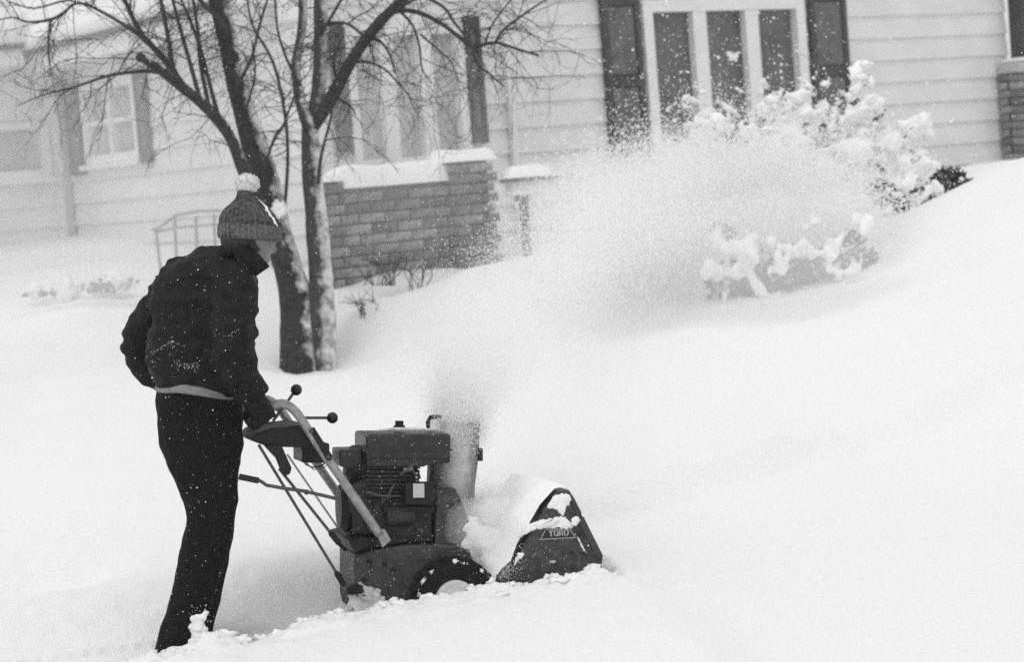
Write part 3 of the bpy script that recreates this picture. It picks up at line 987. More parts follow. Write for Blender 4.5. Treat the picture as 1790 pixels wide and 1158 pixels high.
# low shrub in the middle of the slope
SNW = [(1240 + i * 30 + rs_.uniform(-14, 14), 450 + rs_.uniform(-60, 70), rs_.uniform(8, 16)) for i in range(10)] + [(1240 + rs_.uniform(0, 280), 485 + rs_.uniform(-80, 62), rs_.uniform(5, 13)) for _ in range(44)]
SNW += [(1250 + rs_.uniform(0, 270), 470 + rs_.uniform(-60, 65), rs_.uniform(5, 10)) for _ in range(26)]
shrub((1375, 545), 12.0,
      [(1262, 410, 26, 22, 60), (1290, 500, 60, 48, 190), (1375, 510, 60, 38, 150), (1440, 475, 60, 45, 160), (1505, 470, 34, 45, 130), (1490, 415, 26, 18, 50), (1360, 455, 80, 34, 120)],
      SNW, [(1260, 400), (1300, 430), (1375, 440), (1450, 430), (1510, 420), (1500, 480)],
      'low evergreen shrub buried in snow at mid slope below the picture window')
# big snow loaded shrub against the picture window
S2 = []
for (x, y, r) in [(1505, 140, 22), (1490, 160, 16), (1350, 180, 20), (1390, 190, 24), (1400, 165, 14), (1430, 200, 16), (1470, 205, 20), (1500, 215, 22), (1250, 215, 18), (1275, 225, 22),
                  (1300, 235, 18), (1230, 240, 20), (1330, 240, 24), (1370, 225, 22), (1400, 240, 20), (1600, 220, 20), (1570, 255, 18), (1540, 265, 26), (1510, 265, 28), (1470, 255, 20),
                  (1600, 295, 30), (1560, 310, 30), (1620, 310, 22), (1330, 280, 30), (1280, 270, 26), (1220, 280, 24), (1400, 290, 30), (1450, 300, 26), (1500, 320, 26), (1180, 300, 20), (1130, 315, 16)]:
    S2.append((x, y, r))
shrub((1420, 400), 14.2,
      [(1365, 195, 34, 26, 150), (1430, 235, 30, 38, 170), (1455, 265, 36, 18, 120), (1300, 245, 70, 26, 170), (1520, 200, 30, 30, 60), (1540, 300, 60, 40, 260), (1400, 300, 120, 40, 260), (1450, 250, 26, 26, 160), (1555, 330, 40, 26, 200), (1500, 190, 20, 22, 60)],
      S2, [(1350, 180), (1400, 170), (1500, 140), (1600, 220), (1280, 220), (1460, 240), (1560, 270)],
      'tall shrub bowed under heaped snow in front of the picture window')
S3 = [(1590, 320, 16), (1620, 345, 14), (1640, 335, 16), (1655, 350, 14), (1600, 365, 12), (1570, 340, 12), (1676, 318, 7)]
shrub((1630, 385), 13.2,
      [(1540, 335, 24, 26, 160), (1600, 355, 44, 28, 300), (1660, 320, 34, 26, 330), (1640, 345, 40, 26, 260), (1610, 378, 20, 10, 70)],
      S3, [(1560, 330), (1600, 335), (1660, 310), (1680, 315)],
      'dark-leaved shrub with snow lumps behind the right snow mound')
# twiggy remains of flower bed shrubs and a low hedge
def bare_shrub(cx, by, D, w, hh, n, label, r=.004):
    t = thing('bare_shrub', P(cx, by, D), label, 'shrub')
    m_ = MB()
    s = D / F
    for _ in range(n):
        a = P(cx + rs_.gauss(0, w * .15), by + 12, D + rs_.gauss(0, .05))
        b = a + Vector((rs_.gauss(0, w * .4) * s, rs_.gauss(0, .1), rs_.uniform(.5, 1) * hh * s + 12 * s))
        mid = (a + b) / 2 + Vector((rs_.gauss(0, .04), 0, rs_.uniform(0, .06)))
        m_.tube([a, mid, b], [r, r * .8, r * .4], 4, False)
        for _k in range(3):
            e = mid + (b - mid) * rs_.random()
            m_.tube([e, e + Vector((rs_.gauss(0, .06), rs_.gauss(0, .05), rs_.uniform(-.02, .09)))], [r * .6, r * .3], 3, False)
    build(m_, 'stem', 'twig', t)
    return t
bare_shrub(672, 488, 13.9, 90, 45, 16, 'leafless shrub poking from snow before the brick planter')
bare_shrub(735, 500, 13.7, 70, 55, 9, 'sparse leafless stems in snow below the brick pier')
bare_shrub(640, 545, 13.4, 60, 25, 8, 'half-buried twigs on the snow just right of the tree trunk')
def low_hedge(cx, cy, rx, ry, n, D, label):
    t = thing('low_hedge', P(cx, cy + ry, D), label, 'hedge')
    m_ = MB()
    leaf_cloud(m_, P(cx, cy, D), (rx * D / F, .2, ry * D / F), n, .03)
    build(m_, 'foliage', 'leaf', t)
    s_ = MB()
    for _ in range(2):
        clump(s_, P(cx + rs_.uniform(-rx, rx), cy + rs_.uniform(-ry * 1.2, 0), D - .1), rs_.uniform(10, 20) * D / F)
    build(s_, 'snow_clumps', 'snow_clump', t, True)
low_hedge(190, 500, 56, 13, 130, 14.6, 'longer low hedge poking dark through snow at the left')
low_hedge(85, 512, 44, 7, 40, 14.8, 'faint low hedge almost buried in snow near the left edge')

# ------------------------------------------------------------------ the person
DP = 7.5
def R(px, py, yo=0.0): return PW(px, py, DP + yo)
def rp(r): return r * DP / F
person = thing('person', R(330, 1140), 'person in dark winter jacket and pompom hat pushing the snowblower', 'person')
def ell(cx, cy, hx, hy, yo=0.0, n=28, tilt=0.0, p=2.3):
    """horizontal ring: half width hx in pixels, half depth hy in metres"""
    c = R(cx, cy, yo)
    out = []
    for k in range(n):
        a = 2 * math.pi * k / n
        ca, sa = math.cos(a), math.sin(a)
        x = math.copysign(abs(ca) ** (2 / p), ca) * rp(hx)
        y = math.copysign(abs(sa) ** (2 / p), sa) * hy
        out.append(c + VU * x + VW * y + VV * (tilt * x))
    return out
# body: one continuous skin
FACE_A = math.radians(38)                                   # the head is turned away from the camera
FX = math.cos(FACE_A) * VU + math.sin(FACE_A) * VW
FS = -math.sin(FACE_A) * VU + math.cos(FACE_A) * VW
FXD = (FX - VV * 0.30).normalized()
FUP = (VV + FX * 0.30).normalized()
HC = R(438, 412)
bd = MB()
bd.ball(HC, 0.1, 24, 18, (0.98, 0.76, 1.16), (FXD, FS, FUP))
bd.ball(HC + FXD * .035 - FUP * .07, 0.06, 16, 12, (1.0, .85, .85), (FXD, FS, FUP))        # jaw
bd.tube([HC + FXD * .088 + FUP * .012, HC + FXD * .112 - FUP * .022, HC + FXD * .094 - FUP * .034], [.009, .015, .011], 8)   # nose
for sgn in (-1, 1):
    bd.ball(HC + FS * .077 * sgn - FXD * .005 - FUP * .015, .028, 10, 8, (.6, .35, 1), (FXD, FS, FUP))   # ears
    bd.ball(HC + FXD * .083 + FS * .03 * sgn + FUP * .012, .017, 10, 8)                                   # brow / lids
bd.ball(HC + FXD * .09 - FUP * .062, .022, 10, 8, (.6, 1.2, .5), (FXD, FS, FUP))                          # lips
bd.tube([HC - FUP * .05, R(410, 470), R(395, 500)], [.055, .058, .07], 14)
bd.rings([ell(390, 480, 60, .1), ell(360, 530, 75, .11), ell(350, 600, 75, .11), ell(350, 680, 66, .11), ell(348, 760, 66, .12), ell(350, 790, 50, .1)])
bd.tube([R(405, 490, -.1), R(402, 610, -.2), R(440, 695, -.12), R(452, 715, -.11)], [.05, .042, .032, .03], 12)
bd.tube([R(310, 495, .1), R(283, 535, .16), R(256, 578, .21), R(246, 606, .235), R(262, 640, .265), R(318, 674, .29), R(425, 722, .3)], [.04, .042, .045, .042, .036, .032, .03], 12)
bd.tube([R(345, 760, -.08), R(366, 895, -.09), R(352, 970, -.09), R(315, 1110, -.09)], [.085, .06, .052, .04], 14)
bd.tube([R(365, 760, .08), R(377, 895, .09), R(366, 960, .09), R(345, 1100, .1)], [.085, .06, .052, .04], 14)
build(remeshed(bd, .007, 3), 'body', 'skin', person, True)
hr = MB().ball(HC - FXD * .02 - FUP * .012, .1, 22, 14, (.92, .80, 1.0), (FXD, FS, FUP), jag=.05, freq=6)
build(hr, 'hair', 'hair', person, True)

# jacket
def folds(c, n):
    q = (c - OM)
    a = noise.noise(Vector((q.x * 9 + q.z * 6, q.y * 6, q.z * 16)))
    b = noise.noise(Vector((q.x * 24, q.y * 20, q.z * 30)))
    c2 = noise.noise(Vector((q.x * 5 - q.z * 9, q.y * 5, q.z * 7 + q.x * 8)))
    return 0.024 * (.2 - abs(a)) + 0.016 * (.18 - abs(c2)) + 0.004 * b - .002
jk = MB()
jk.rings([ell(404, 440, 42, .085, .02), ell(388, 452, 66, .10, .02), ell(366, 466, 84, .13, .02), ell(360, 488, 89, .15, .02), ell(355, 530, 93, .165, .01), ell(352, 580, 92, .165),
          ell(349, 625, 94, .165), ell(350, 655, 91, .16), ell(352, 676, 84, .155, 0, tilt=-.06), ell(350, 690, 74, .14, 0, tilt=-.12)])
def limb_tube(mb, pts, n=18):
    sp = smooth_path([(a, b, c, d) for a, b, c, d in pts], 5)
    mb.tube([R(a, b, c) for a, b, c, d in sp], [rp(d) for a, b, c, d in sp], n)
limb_tube(jk, [(400, 478, -.06, 40), (408, 520, -.12, 43), (409, 570, -.17, 42), (408, 615, -.20, 40), (418, 655, -.19, 36), (438, 688, -.15, 30), (444, 698, -.14, 27)])
limb_tube(jk, [(302, 492, .10, 33), (280, 530, .16, 33), (252, 575, .21, 35), (241, 608, .23, 33), (258, 643, .26, 30), (315, 675, .29, 28), (395, 708, .30, 26)])
limb_tube(jk, [(300, 478, .06, 24), (350, 462, .03, 30), (400, 462, -.03, 34)])
build(remeshed(jk, .009, 5, folds), 'jacket', 'jacket', person, True)
JV = [v.co.copy() + ORG[person.name] for v in person.children[-1].data.vertices]
JN = [v.normal.copy() for v in person.children[-1].data.vertices]
# collar, standing up round the face
col_out = [(352, 452, 33), (372, 405, 30)]
cl = MB()
n = 30
rings_ = []
for k in range(n + 1):
    a = -2.45 + 4.9 * k / n            # open at the front
    dirx, diry = -math.cos(a), math.sin(a)
    def cp(cx, cy, hx, hy, rise, f):
        c = R(cx, cy, .01)
        x = dirx * rp(hx)
        return c + VU * x + VW * (diry * hy) + VV * (rise * (-dirx)) + VU * 0
    front = max(0.0, -math.cos(a + math.pi) * 1.0)
    lo = cp(402, 452, 46, .09, -.030, 0)
    mid = cp(412, 434, 50, .095, -.045, 0)
    hi = cp(420, 425, 50, .092, -.056, 0)
    hi_in = cp(420, 426, 45, .084, -.056, 0)
    mid_in = cp(412, 434, 44, .086, -.045, 0)
    lo_in = cp(402, 452, 40, .08, -.03, 0)
    rings_.append([lo, mid, hi, hi_in, mid_in, lo_in])
cl.rings(rings_)
# the near collar point
cpt = [(430, 420, -.088), (472, 466, -.07), (448, 483, -.085), (425, 470, -.105), (405, 440, -.11)]
cl.prism([R(*q) for q in cpt], [R(q[0], q[1], q[2] + .012) for q in cpt])
build(cl, 'collar', 'collar', person, True)
# shirt hem showing under the jacket
hb = MB()
rr = []
for k in range(31):
    a = math.pi * (1.02 + .90 * k / 30)
    t = k / 30
    top, bot = 674 - 4 * math.sin(math.pi * t) + 16 * max(0, t - .45) ** 1.0 * 1.8, 683 + 4 * math.sin(math.pi * t) + 20 * max(0, t - .40) * 1.4
    wave = 1.5 * math.sin(9 * t)
    row = []
    for (py, ex) in ((top, 1.03), (top + 3, 1.085), ((top + bot) / 2, 1.10), (bot - 2 + wave, 1.08), (bot + wave, 1.03)):
        c = R(348, py)
        row.append(c + VU * (math.cos(a) * rp(70) * ex) + VW * (math.sin(a) * .145 * ex))
    rr.append(row)
hb.rings(rr, True)
build(hb, 'shirt_hem', 'hem', person, True, label='pale grey strip of shirt below the jacket')
# trousers
tr = MB()
tr.rings([ell(347, 672, 70, .135, 0), ell(347, 700, 75, .14), ell(349, 740, 76, .145), ell(352, 780, 73, .14), ell(358, 815, 62, .12)])
limb_tube(tr, [(338, 745, -.07, 62), (346, 800, -.08, 55), (362, 860, -.09, 45), (367, 900, -.09, 42), (360, 945, -.09, 40), (348, 1000, -.09, 39), (332, 1060, -.09, 36), (312, 1120, -.09, 36), (300, 1160, -.09, 34)])
limb_tube(tr, [(362, 745, .07, 60), (368, 800, .08, 54), (374, 860, .09, 44), (372, 905, .09, 41), (366, 945, .09, 40), (358, 1000, .09, 37), (347, 1060, .1, 35), (336, 1110, .1, 34), (328, 1150, .1, 33)])
def tfolds(c, n):
    q = c - OM
    return 0.014 * (.2 - abs(noise.noise(Vector((q.x * 10 + q.z * 3, q.y * 8, q.z * 8)))))  + .003 * noise.noise(Vector((q.x * 30, q.y * 30, q.z * 22)))
build(remeshed(tr, .009, 4, tfolds), 'trousers', 'trousers', person, True)
TV = [v.co.copy() + ORG[person.name] for v in person.children[-1].data.vertices]
TN = [v.normal.copy() for v in person.children[-1].data.vertices]
for (x, y, yo) in ((298, 1156, -.09), (330, 1150, .1)):
    b = MB()
    b.ball(R(x, y, yo), .055, 14, 10, (1, .9, .8))
    b.tube([R(x - 18, y + 12, yo), R(x + 20, y + 14, yo + .01), R(x + 62, y + 18, yo + .03)], [.05, .052, .04], 12)
    build(b, 'boot', 'boot', person, True)
# hat: ribbed crown, cuff, pompom
def hatring(cx, cy, hx, hy, tilt=.0, n=288, ribs=36, amp=.03, yo=0.0):
    c = R(cx, cy, yo)
    out = []
    for k in range(n):
        a = 2 * math.pi * k / n
        m_ = 1 + amp * math.cos(a * ribs)
        x, y = math.cos(a) * rp(hx) * m_, math.sin(a) * hy * m_
        out.append(c + VU * x + VW * y - VV * tilt * x)
    return out
ht = MB()
prof = [(437, 402, 50, .098, .05), (436, 394, 51, .1, .05), (435, 384, 50, .098, .05), (434, 374, 45, .088, .04), (433, 365, 38, .074, .03), (432, 357, 28.5, .056, .02), (430, 349, 19.5, .04, 0), (429, 342, 15, .03, 0), (429, 334, 13.5, .026, 0), (429, 327, 8, .015, 0)]
ht.rings([hatring(a, b, c, d, e, amp=.045 if c > 25 else .04) for a, b, c, d, e in prof])
hat = build(ht, 'hat', 'knit', person, True, label='dark ribbed knit hat')
cf = MB()
prof = [(437, 420, 49, .098, .06), (437, 420, 53, .106, .06), (437, 414, 55, .108, .06), (437, 402, 55, .108, .055), (436, 394, 53, .104, .05), (436, 393, 50, .1, .05)]
cf.rings([hatring(a, b, c, d, e, 272, 34, .035) for a, b, c, d, e in prof])
build(cf, 'cuff', 'cuff', hat, True)
pp = MB()
pc = R(432, 321)
pp.ball(pc, rp(17), 16, 12, (1.15, 1.1, .95))
for _ in range(900):
    d = Vector((rs_.gauss(0, 1), rs_.gauss(0, 1), rs_.gauss(0, 1))).normalized()
    e = Vector((rs_.gauss(0, 1), rs_.gauss(0, 1), rs_.gauss(0, 1))).normalized().cross(d) * .0026
    r1 = rp(rs_.uniform(18.5, 22.5))
    dv = VU * d.x * 1.1 + VW * d.y * 1.1 + VV * d.z * .88
    b0, b1 = pc + dv * rp(13), pc + dv * r1 + e
    pp.add([b0 - e, b0 + e, b1 + e * .5, b1 - e * .5], [(0, 1, 2, 3)])
build(pp, 'pompom', 'pompom', hat, label='white yarn pompom')
hs = MB()
hs_ = MB()
hs_.tube([R(x, y, -.045) for x, y in ((447, 343), (455, 351), (463, 360), (469, 370), (474, 379), (480, 389), (486, 396))], [rp(q_) for q_ in (.6, 1.2, 1.6, 2.6, 2.2, 2.8, 1.0)], 8)
for _ in range(14):
    t_ = rs_.random()
    hs_.ball(R(458 + 24 * t_ + rs_.gauss(0, 1.5), 354 + 38 * t_ + rs_.gauss(0, 1.5), -.045), rp(rs_.uniform(1, 2.6)), 8, 6, jag=.9)
build(remeshed(hs_, .0028, 2, lambda q, n_: .002 * noise.noise(q * 90)), 'snow_patch', 'snow_clump', hat, True)

# gloves: palm, four fingers round the grip, thumb
def glove(c, along, out, up, name='glove'):
    """along: grip axis; out: away from the palm side (back of hand); up: over the grip"""
    g_ = MB()
    r0 = .026
    g_.box(c + out * .036 - up * .0 , along * .040, out * .013, up * .034)
    g_.ball(c + out * .034, .043, 14, 10, (1.0, .55, .9), (along, out, up))
    for i, (o, L) in enumerate(((-.033, .92), (-.011, 1.0), (.011, .96), (.032, .82))):
        pts = []
        for k in range(8):
            a = math.radians(60 - k * 40 * L)
            rr_ = r0 + .008
            pts.append(c + along * o + out * (math.cos(a) * rr_ * 1.05) * -1 * -1 + up * (math.sin(a) * rr_))
        # fingers start over the top of the knuckles and close below and behind the grip
        pts = [c + along * o + out * math.cos(math.radians(70 + k * 34 * L)) * (r0 + .009) + up * math.sin(math.radians(70 + k * 34 * L)) * (r0 + .009) for k in range(7)]
        g_.tube([c + along * o + out * .036 + up * .018] + pts, [.0125] * 6 + [.0115, .010], 10)
    th = [c + along * -.036 + out * .034 - up * .008, c + along * -.046 + out * .012 - up * .034, c + along * -.030 - out * .016 - up * .036, c + along * -.010 - out * .03 - up * .026]
    g_.tube(th, [.016, .0145, .0125, .010], 10)
    return build(remeshed(g_, .004, 3, lambda q, n_: .0025 * noise.noise(q * 40)), name, 'glove', person, True)
# grip axis of the handles
HG = (Q(490, 707, -.24) - Q(440, 735, -.24)).normalized()
gl_up = (VV - HG * VV.dot(HG)).normalized()
gl_out = -(HG.cross(gl_up)).normalized()
if gl_out.dot(VW) > 0: gl_out = -gl_out
gc_near = Q(456, 722, -.24)
gc_far = Q(456, 722, .24)
for gc in (gc_near, gc_far):
    glove(gc, HG, gl_out if gc is gc_near else -gl_out, gl_up)
# the cuff of the right glove up to the sleeve
def cuff_tube(a, b):
    m_ = MB().tube([a, (a + b) / 2, b], [.046, .046, .042], 16)
    build(remeshed(m_, .006, 2, lambda q, n_: .003 * noise.noise(q * 30)), 'glove_cuff', 'glove', person, True)
cuff_tube(R(438, 690, -.14), gc_near + gl_out * .028)
cuff_tube(R(392, 706, .30), gc_far - gl_out * .028)
# flecks of snow on the clothes
fl = []
fs_ = []
def facing(n_): return n_.dot(VW) < .1
for V, N, cnt in ((JV, JN, 330), (TV, TN, 380)):
    k = 0
    while k < cnt:
        i = rs_.randrange(len(V))
        if facing(N[i]):
            fl.append(tuple(V[i] + N[i] * .002 + VU * rs_.uniform(-.005, .005) + VV * rs_.uniform(-.005, .005))); fs_.append(rs_.choice((.0009, .0012, .0016, .0022, .0035 if k % 9 == 0 else .0012)))
            k += 1
# streaks caught in the creases
def near_surface(px, py):
    r_ = ray(px, py).normalized()
    best, bd_ = None, 1e9
    for p_ in JV[::2]:
        v_ = p_ - CAM
        t_ = v_.dot(r_)
        d_ = (v_ - r_ * t_).length
        if d_ < .009 and t_ < bd_:
            best, bd_ = p_, t_
    return best
for (x0, y0, x1, y1, wd_, nn) in ((256, 623, 300, 598, 2.2, 46), (298, 597, 322, 606, 1.6, 16), (262, 634, 282, 622, 1.5, 12), (304, 634, 332, 641, 2.6, 34), (320, 645, 352, 632, 2.2, 30),
                                  (330, 641, 348, 642, 1.5, 12), (300, 640, 350, 640, 7.0, 24), (262, 620, 320, 605, 9.0, 24), (390, 588, 420, 578, 2.5, 16), (370, 560, 430, 640, 16.0, 20)):
    for k in range(nn):
        t = rs_.random()
        x, y = x0 + (x1 - x0) * t + rs_.gauss(0, wd_ * .6), y0 + (y1 - y0) * t + rs_.gauss(0, wd_)
        q = near_surface(x, y)
        if q is not None:
            fl.append(tuple(PW(x, y, (q - CAM).dot(VW) - .002))); fs_.append(rs_.choice((.0008, .0012, .0016, .0022)) * rs_.uniform(.7, 1.3))
bs_ = MB()
for _ in range(46):
    x, y = rs_.gauss(346, 9), rs_.gauss(1102, 11)
    bs_.ball(R(x, y, -.09 - rp(34) * rs_.uniform(.75, .98)), rs_.uniform(.006, .015), 9, 7, (1.2, 1, .8), jag=.9, freq=1.8)
build(remeshed(bs_, .0045, 2, lambda q, n_: .004 * noise.noise(q * 60)), 'snow_clump', 'snow_clump', person, True)
for _ in range(120):
    x, y = rs_.gauss(343, 14), rs_.gauss(1090, 14)
    fl.append(tuple(R(x, y, -.09 - rp(34) * rs_.uniform(.9, 1.02)))); fs_.append(rs_.uniform(.0015, .004))
flakes('snow_flecks', fl, fs_, parent=person)

# ------------------------------------------------------------------ the snowblower
blower = thing('snowblower', Q(760, 1120), 'dark walk-behind snowblower throwing a snow plume through its chute', 'snowblower')
def slabq(mb, poly, y0, y1, shrink=None):
    return mb.prism([Q(x, y, 0) + YM * y0 for x, y in poly], [Q(x, y, 0) + YM * y1 for x, y in poly])
def part(mb, name, m, parent=blower, **k):
    return build(mb, name, m, parent, **k)
def box2(x0, y0, x1, y1, a, b, mb=None):
    return slabq(mb or MB(), [(x0, y0), (x1, y0), (x1, y1), (x0, y1)], a, b)
pxm = 7.72 / F
# traction body
ch = slabq(MB(), [(606, 962), (690, 946), (748, 944), (806, 948), (812, 985), (872, 992), (866, 1030), (800, 1085), (720, 1078), (606, 1062)], -.17, .17)
part(ch, 'body', 'paint', bevel=.008)
part(slabq(MB(), [(604, 935), (700, 930), (742, 928), (745, 942), (690, 944), (606, 960)], -.15, .16), 'engine_deck', 'black', bevel=.005)
part(slabq(MB(), [(748, 854), (781, 849), (797, 885), (806, 910), (804, 946), (746, 946)], -.16, .15), 'chute_mount', 'paint', bevel=.006)
bt = MB()
for (x, y) in ((632, 975), (645, 974), (657, 978), (673, 988), (640, 985), (622, 1005), (795, 965), (662, 955)):
    bt.tube([Q(x, y) - YM * .172, Q(x, y) - YM * .184], .009, 8)
for k, p_ in enumerate(((632, 975), (657, 978), (673, 988), (622, 1005))):
    part(MB().tube([Q(*p_) - YM * .171, Q(*p_) - YM * .184], .009, 8), 'bolt', 'black')
part(slabq(MB(), [(592, 1018), (612, 1012), (618, 1024), (610, 1030), (592, 1029)], -.19, -.14), 'bracket', 'black')
part(box2(606, 1032, 660, 1064, -.175, .17), 'rear_scraper', 'snowdirty', bevel=.01)
# engine
part(box2(640, 872, 742, 934, -.15, .12), 'crankcase', 'castiron', bevel=.012)
fins = MB()
for k in range(9):
    box2(630, 812 + k * 7, 722 - (k % 2) * 3, 816 + k * 7, -.14, .1, fins)
part(fins, 'cooling_fins', 'castiron')
part(box2(634, 808, 716, 874, -.125, .09), 'cylinder_block', 'black', bevel=.006)
part(box2(627, 755, 772, 800, -.17, .10), 'fuel_tank', 'tank', bevel=.012)
part(slabq(MB(), [(628, 798), (772, 798), (771, 805), (735, 808), (725, 812), (630, 812)], -.165, .095), 'tank_bracket', 'tank', bevel=.006)
tb = MB()
tb.tube([Q(690, 754, -.03), Q(706, 754, -.03)], .004, 6)
c0_ = Q(698, 752, -.03)
cap = MB().tube([c0_ - ZM * .004, c0_ + ZM * .016, c0_ + ZM * .017, c0_ + ZM * .034], [.022, .022, .016, .016], 16)
part(cap, 'filler_cap', 'black')
part(MB().tube([Q(655, 754, -.1), Q(690, 751, -.12), Q(735, 751, -.12), Q(765, 753, -.1)], [.004, .008, .008, .003], 6), 'snow_ridge', 'snowdirty')
# recoil starter seen edge-on, fan shroud
rc = Q(617, 886, -.01)
part(MB().tube([rc - XM * .060, rc - XM * .055, rc - XM * .03, rc + XM * .05], [.03, .080, .096, .10], 28), 'recoil_starter', 'black', smooth=False)
part(slabq(MB(), [(586, 784), (626, 783), (626, 815), (600, 818), (586, 812)], -.10, .08), 'shroud', 'tank', bevel=.006)
fan = Q(616, 812, -.02)
part(MB().tube([fan - XM * .03, fan + XM * .0, fan + XM * .08], [.05, .072, .075], 24), 'fan_housing', 'castiron')
part(slabq(MB(), [(598, 850), (640, 830), (660, 870), (645, 930), (612, 930)], -.13, .1), 'blower_housing', 'castiron', bevel=.01)
# carburettor box with the pale plate, intake, muffler
part(box2(690, 838, 738, 876, -.21, -.13), 'carburettor_cover', 'black', bevel=.006)
part(box2(703, 839, 722, 863, -.2135, -.2105), 'label_plate', 'label')
part(slabq(MB(), [(722, 840), (738, 838), (742, 868), (728, 872)], -.205, -.12), 'air_intake', 'castiron', bevel=.004)
mf = Q(700, 905, -.17)
part(MB().tube([mf - XM * .055, mf - XM * .05, mf + XM * .05, mf + XM * .055], [.02, .033, .033, .02], 18), 'muffler', 'castiron')
part(box2(655, 880, 742, 890, -.185, -.15), 'muffler_guard', 'black')
for (a, b, r_) in (((640, 862), (700, 868), .005), ((668, 880), (690, 846), .004), ((700, 830), (722, 812), .006), ((730, 860), (748, 850), .005), ((720, 822), (735, 836), .004)):
    part(MB().tube([Q(*a, -.16), Q((a[0] + b[0]) / 2, (a[1] + b[1]) / 2 + 3, -.175), Q(*b, -.16)], r_, 6), 'fuel_line', 'rod')
sm2 = MB()
box2(626, 781, 773, 785, -.174, .104, sm2)
part(sm2, 'tank_seam', 'tank', bevel=.002)
part(MB().tube([Q(712, 822, -.14), Q(724, 818, -.15), Q(732, 824, -.155), Q(731, 842, -.15), Q(722, 850, -.15)], .0045, 6), 'spark_lead', 'black')
part(MB().tube([Q(706, 822, -.14), Q(722, 819, -.15)], .009, 8), 'spark_plug', 'label')
part(MB().tube([Q(652, 930, -.15), Q(650, 912, -.165)], .012, 10), 'oil_filler', 'rod')
for p_ in ((646, 878), (736, 878), (648, 926), (736, 926), (690, 882)):
    part(MB().tube([Q(*p_, -.152), Q(*p_, -.162)], .006, 6), 'bolt', 'rod')
part(MB().tube([Q(598, 862, -.11), Q(604, 842, -.12), Q(612, 836, -.12)], .007, 8), 'starter_grip', 'knob')
for k in range(5):
    a_ = math.radians(40 + k * 35)
    c_ = rc - XM * .05
    part(MB().tube([c_ + YM * math.cos(a_) * .03 + ZM * math.sin(a_) * .03 - YM * .0, c_ + YM * -abs(math.cos(a_)) * .08 + ZM * math.sin(a_) * .08], .006, 5), 'starter_rib', 'castiron')
# handles
hpath = [(438, 737, 8), (455, 724, 8), (478, 711, 8), (492, 706, 8), (506, 711, 8), (520, 724, 8), (536, 748, 8), (575, 806, 8), (625, 878, 8), (664, 936, 8)]
def handle(yo, nm='handlebar'):
    sp = smooth_path([(a, b) for a, b, c in hpath], 4)
    # same bar on both sides, laid out in the near bar's plane
    pts = [Q(a, b, -.24) + YM * (yo + .24) for a, b in sp]
    hb_ = build(MB().tube(pts, .0165, 12), nm, 'tube', blower, True)
    e0 = [Q(x, y, -.24) + YM * (yo + .24) for x, y in ((655, 926), (672, 926), (683, 945), (668, 958))]
    build(MB().prism([q - YM * .006 for q in e0], [q + YM * .006 for q in e0]), 'flattened_end', 'tube', hb_)
    pts = [Q(a, b, -.24) + YM * (yo + .24) for a, b in ((430, 741), (455, 724), (476, 712))]
    build(MB().tube(pts, .0195, 12), 'grip', 'knob', hb_, True)
    return hb_
h_n = handle(-.24)
h_f = handle(.24)
pl = [Q(x, y, -.262) for x, y in ((541, 752), (549, 747), (581, 797), (578, 806), (571, 805))]
build(MB().prism(pl, [q + YM * .01 for q in pl]), 'joint_plate', 'black', h_n)
for p_ in ((544, 754), (574, 799)):
    build(MB().tube([Q(*p_, -.27), Q(*p_, -.262)], .008, 8), 'bolt', 'rod', h_n)
# control panel across the bars
pnl = slabq(MB(), [(462, 744), (522, 738), (548, 772), (518, 778), (455, 776), (425, 765), (440, 752)], -.21, .21)
part(pnl, 'control_panel', 'black', bevel=.006)
part(box2(519, 772, 566, 806, -.14, .1), 'switch_box', 'black', bevel=.006)
part(slabq(MB(), [(448, 774), (478, 774), (495, 812), (492, 822), (482, 826), (476, 816), (468, 795)], -.235, -.215), 'clutch_lever', 'black', bevel=.003)
for (a, b) in (((477, 737), (513, 688)), ((520, 731), (574, 731))):
    lv = part(MB().tube([Q(*a, -.05), Q(*b, -.05)], .0055, 8), 'lever', 'rod')
    k_ = Q(b[0] + (5 if a[0] < 500 else 7), b[1] - (6 if a[0] < 500 else 0), -.05)
    build(MB().ball(k_, .0215, 18, 12), 'knob', 'knob', lv, True)
# chute crank and its grip
ck = part(MB().tube([Q(x, y, -.255) for x, y in ((445, 839), (456, 842), (466, 849), (500, 855), (530, 859), (565, 867), (590, 873))], .0065, 8), 'chute_crank', 'rod')
build(MB().tube([Q(418, 834, -.255), Q(452, 841, -.255)], .0115, 10), 'grip', 'knob', ck)
build(MB().ball(Q(536, 861, -.25), .010, 10, 8), 'bushing', 'black', ck)
# control rods
for (a, b, yo) in (((452, 778), (600, 1022), -.22), ((488, 820), (592, 950), -.21)):
    r_ = part(MB().tube([Q(*a, yo), Q(*b, yo)], .0055, 8), 'control_rod', 'rod')
    e = Q(*b, yo)
    d_ = (e - Q(*a, yo)).normalized()
    build(MB().tube([e - d_ * .055, e - d_ * .045, e, e + d_ * .008], [.006, .011, .011, .006], 8), 'clevis', 'black', r_)
part(MB().tube([Q(588, 948, -.21), Q(604, 962, -.17)], .007, 8), 'rod_arm', 'black')
part(MB().tube([Q(x, y, -.1) for x, y in ((528, 800), (534, 812), (546, 818), (560, 816), (572, 808))], .003, 6), 'throttle_cable', 'black')
part(MB().tube([Q(x, y, -.12) for x, y in ((525, 780), (534, 808), (548, 822), (566, 818), (590, 800))], .0018, 6), 'throttle_cable', 'rod')
part(MB().tube([Q(502, 795, .21), Q(602, 940, .21)], .004, 8), 'pale_rod', 'label')  # thin pale rod running along the far bar
part(slabq(MB(), [(594, 938), (622, 930), (640, 944), (606, 958)], -.2, .26), 'cross_member', 'black', bevel=.004)

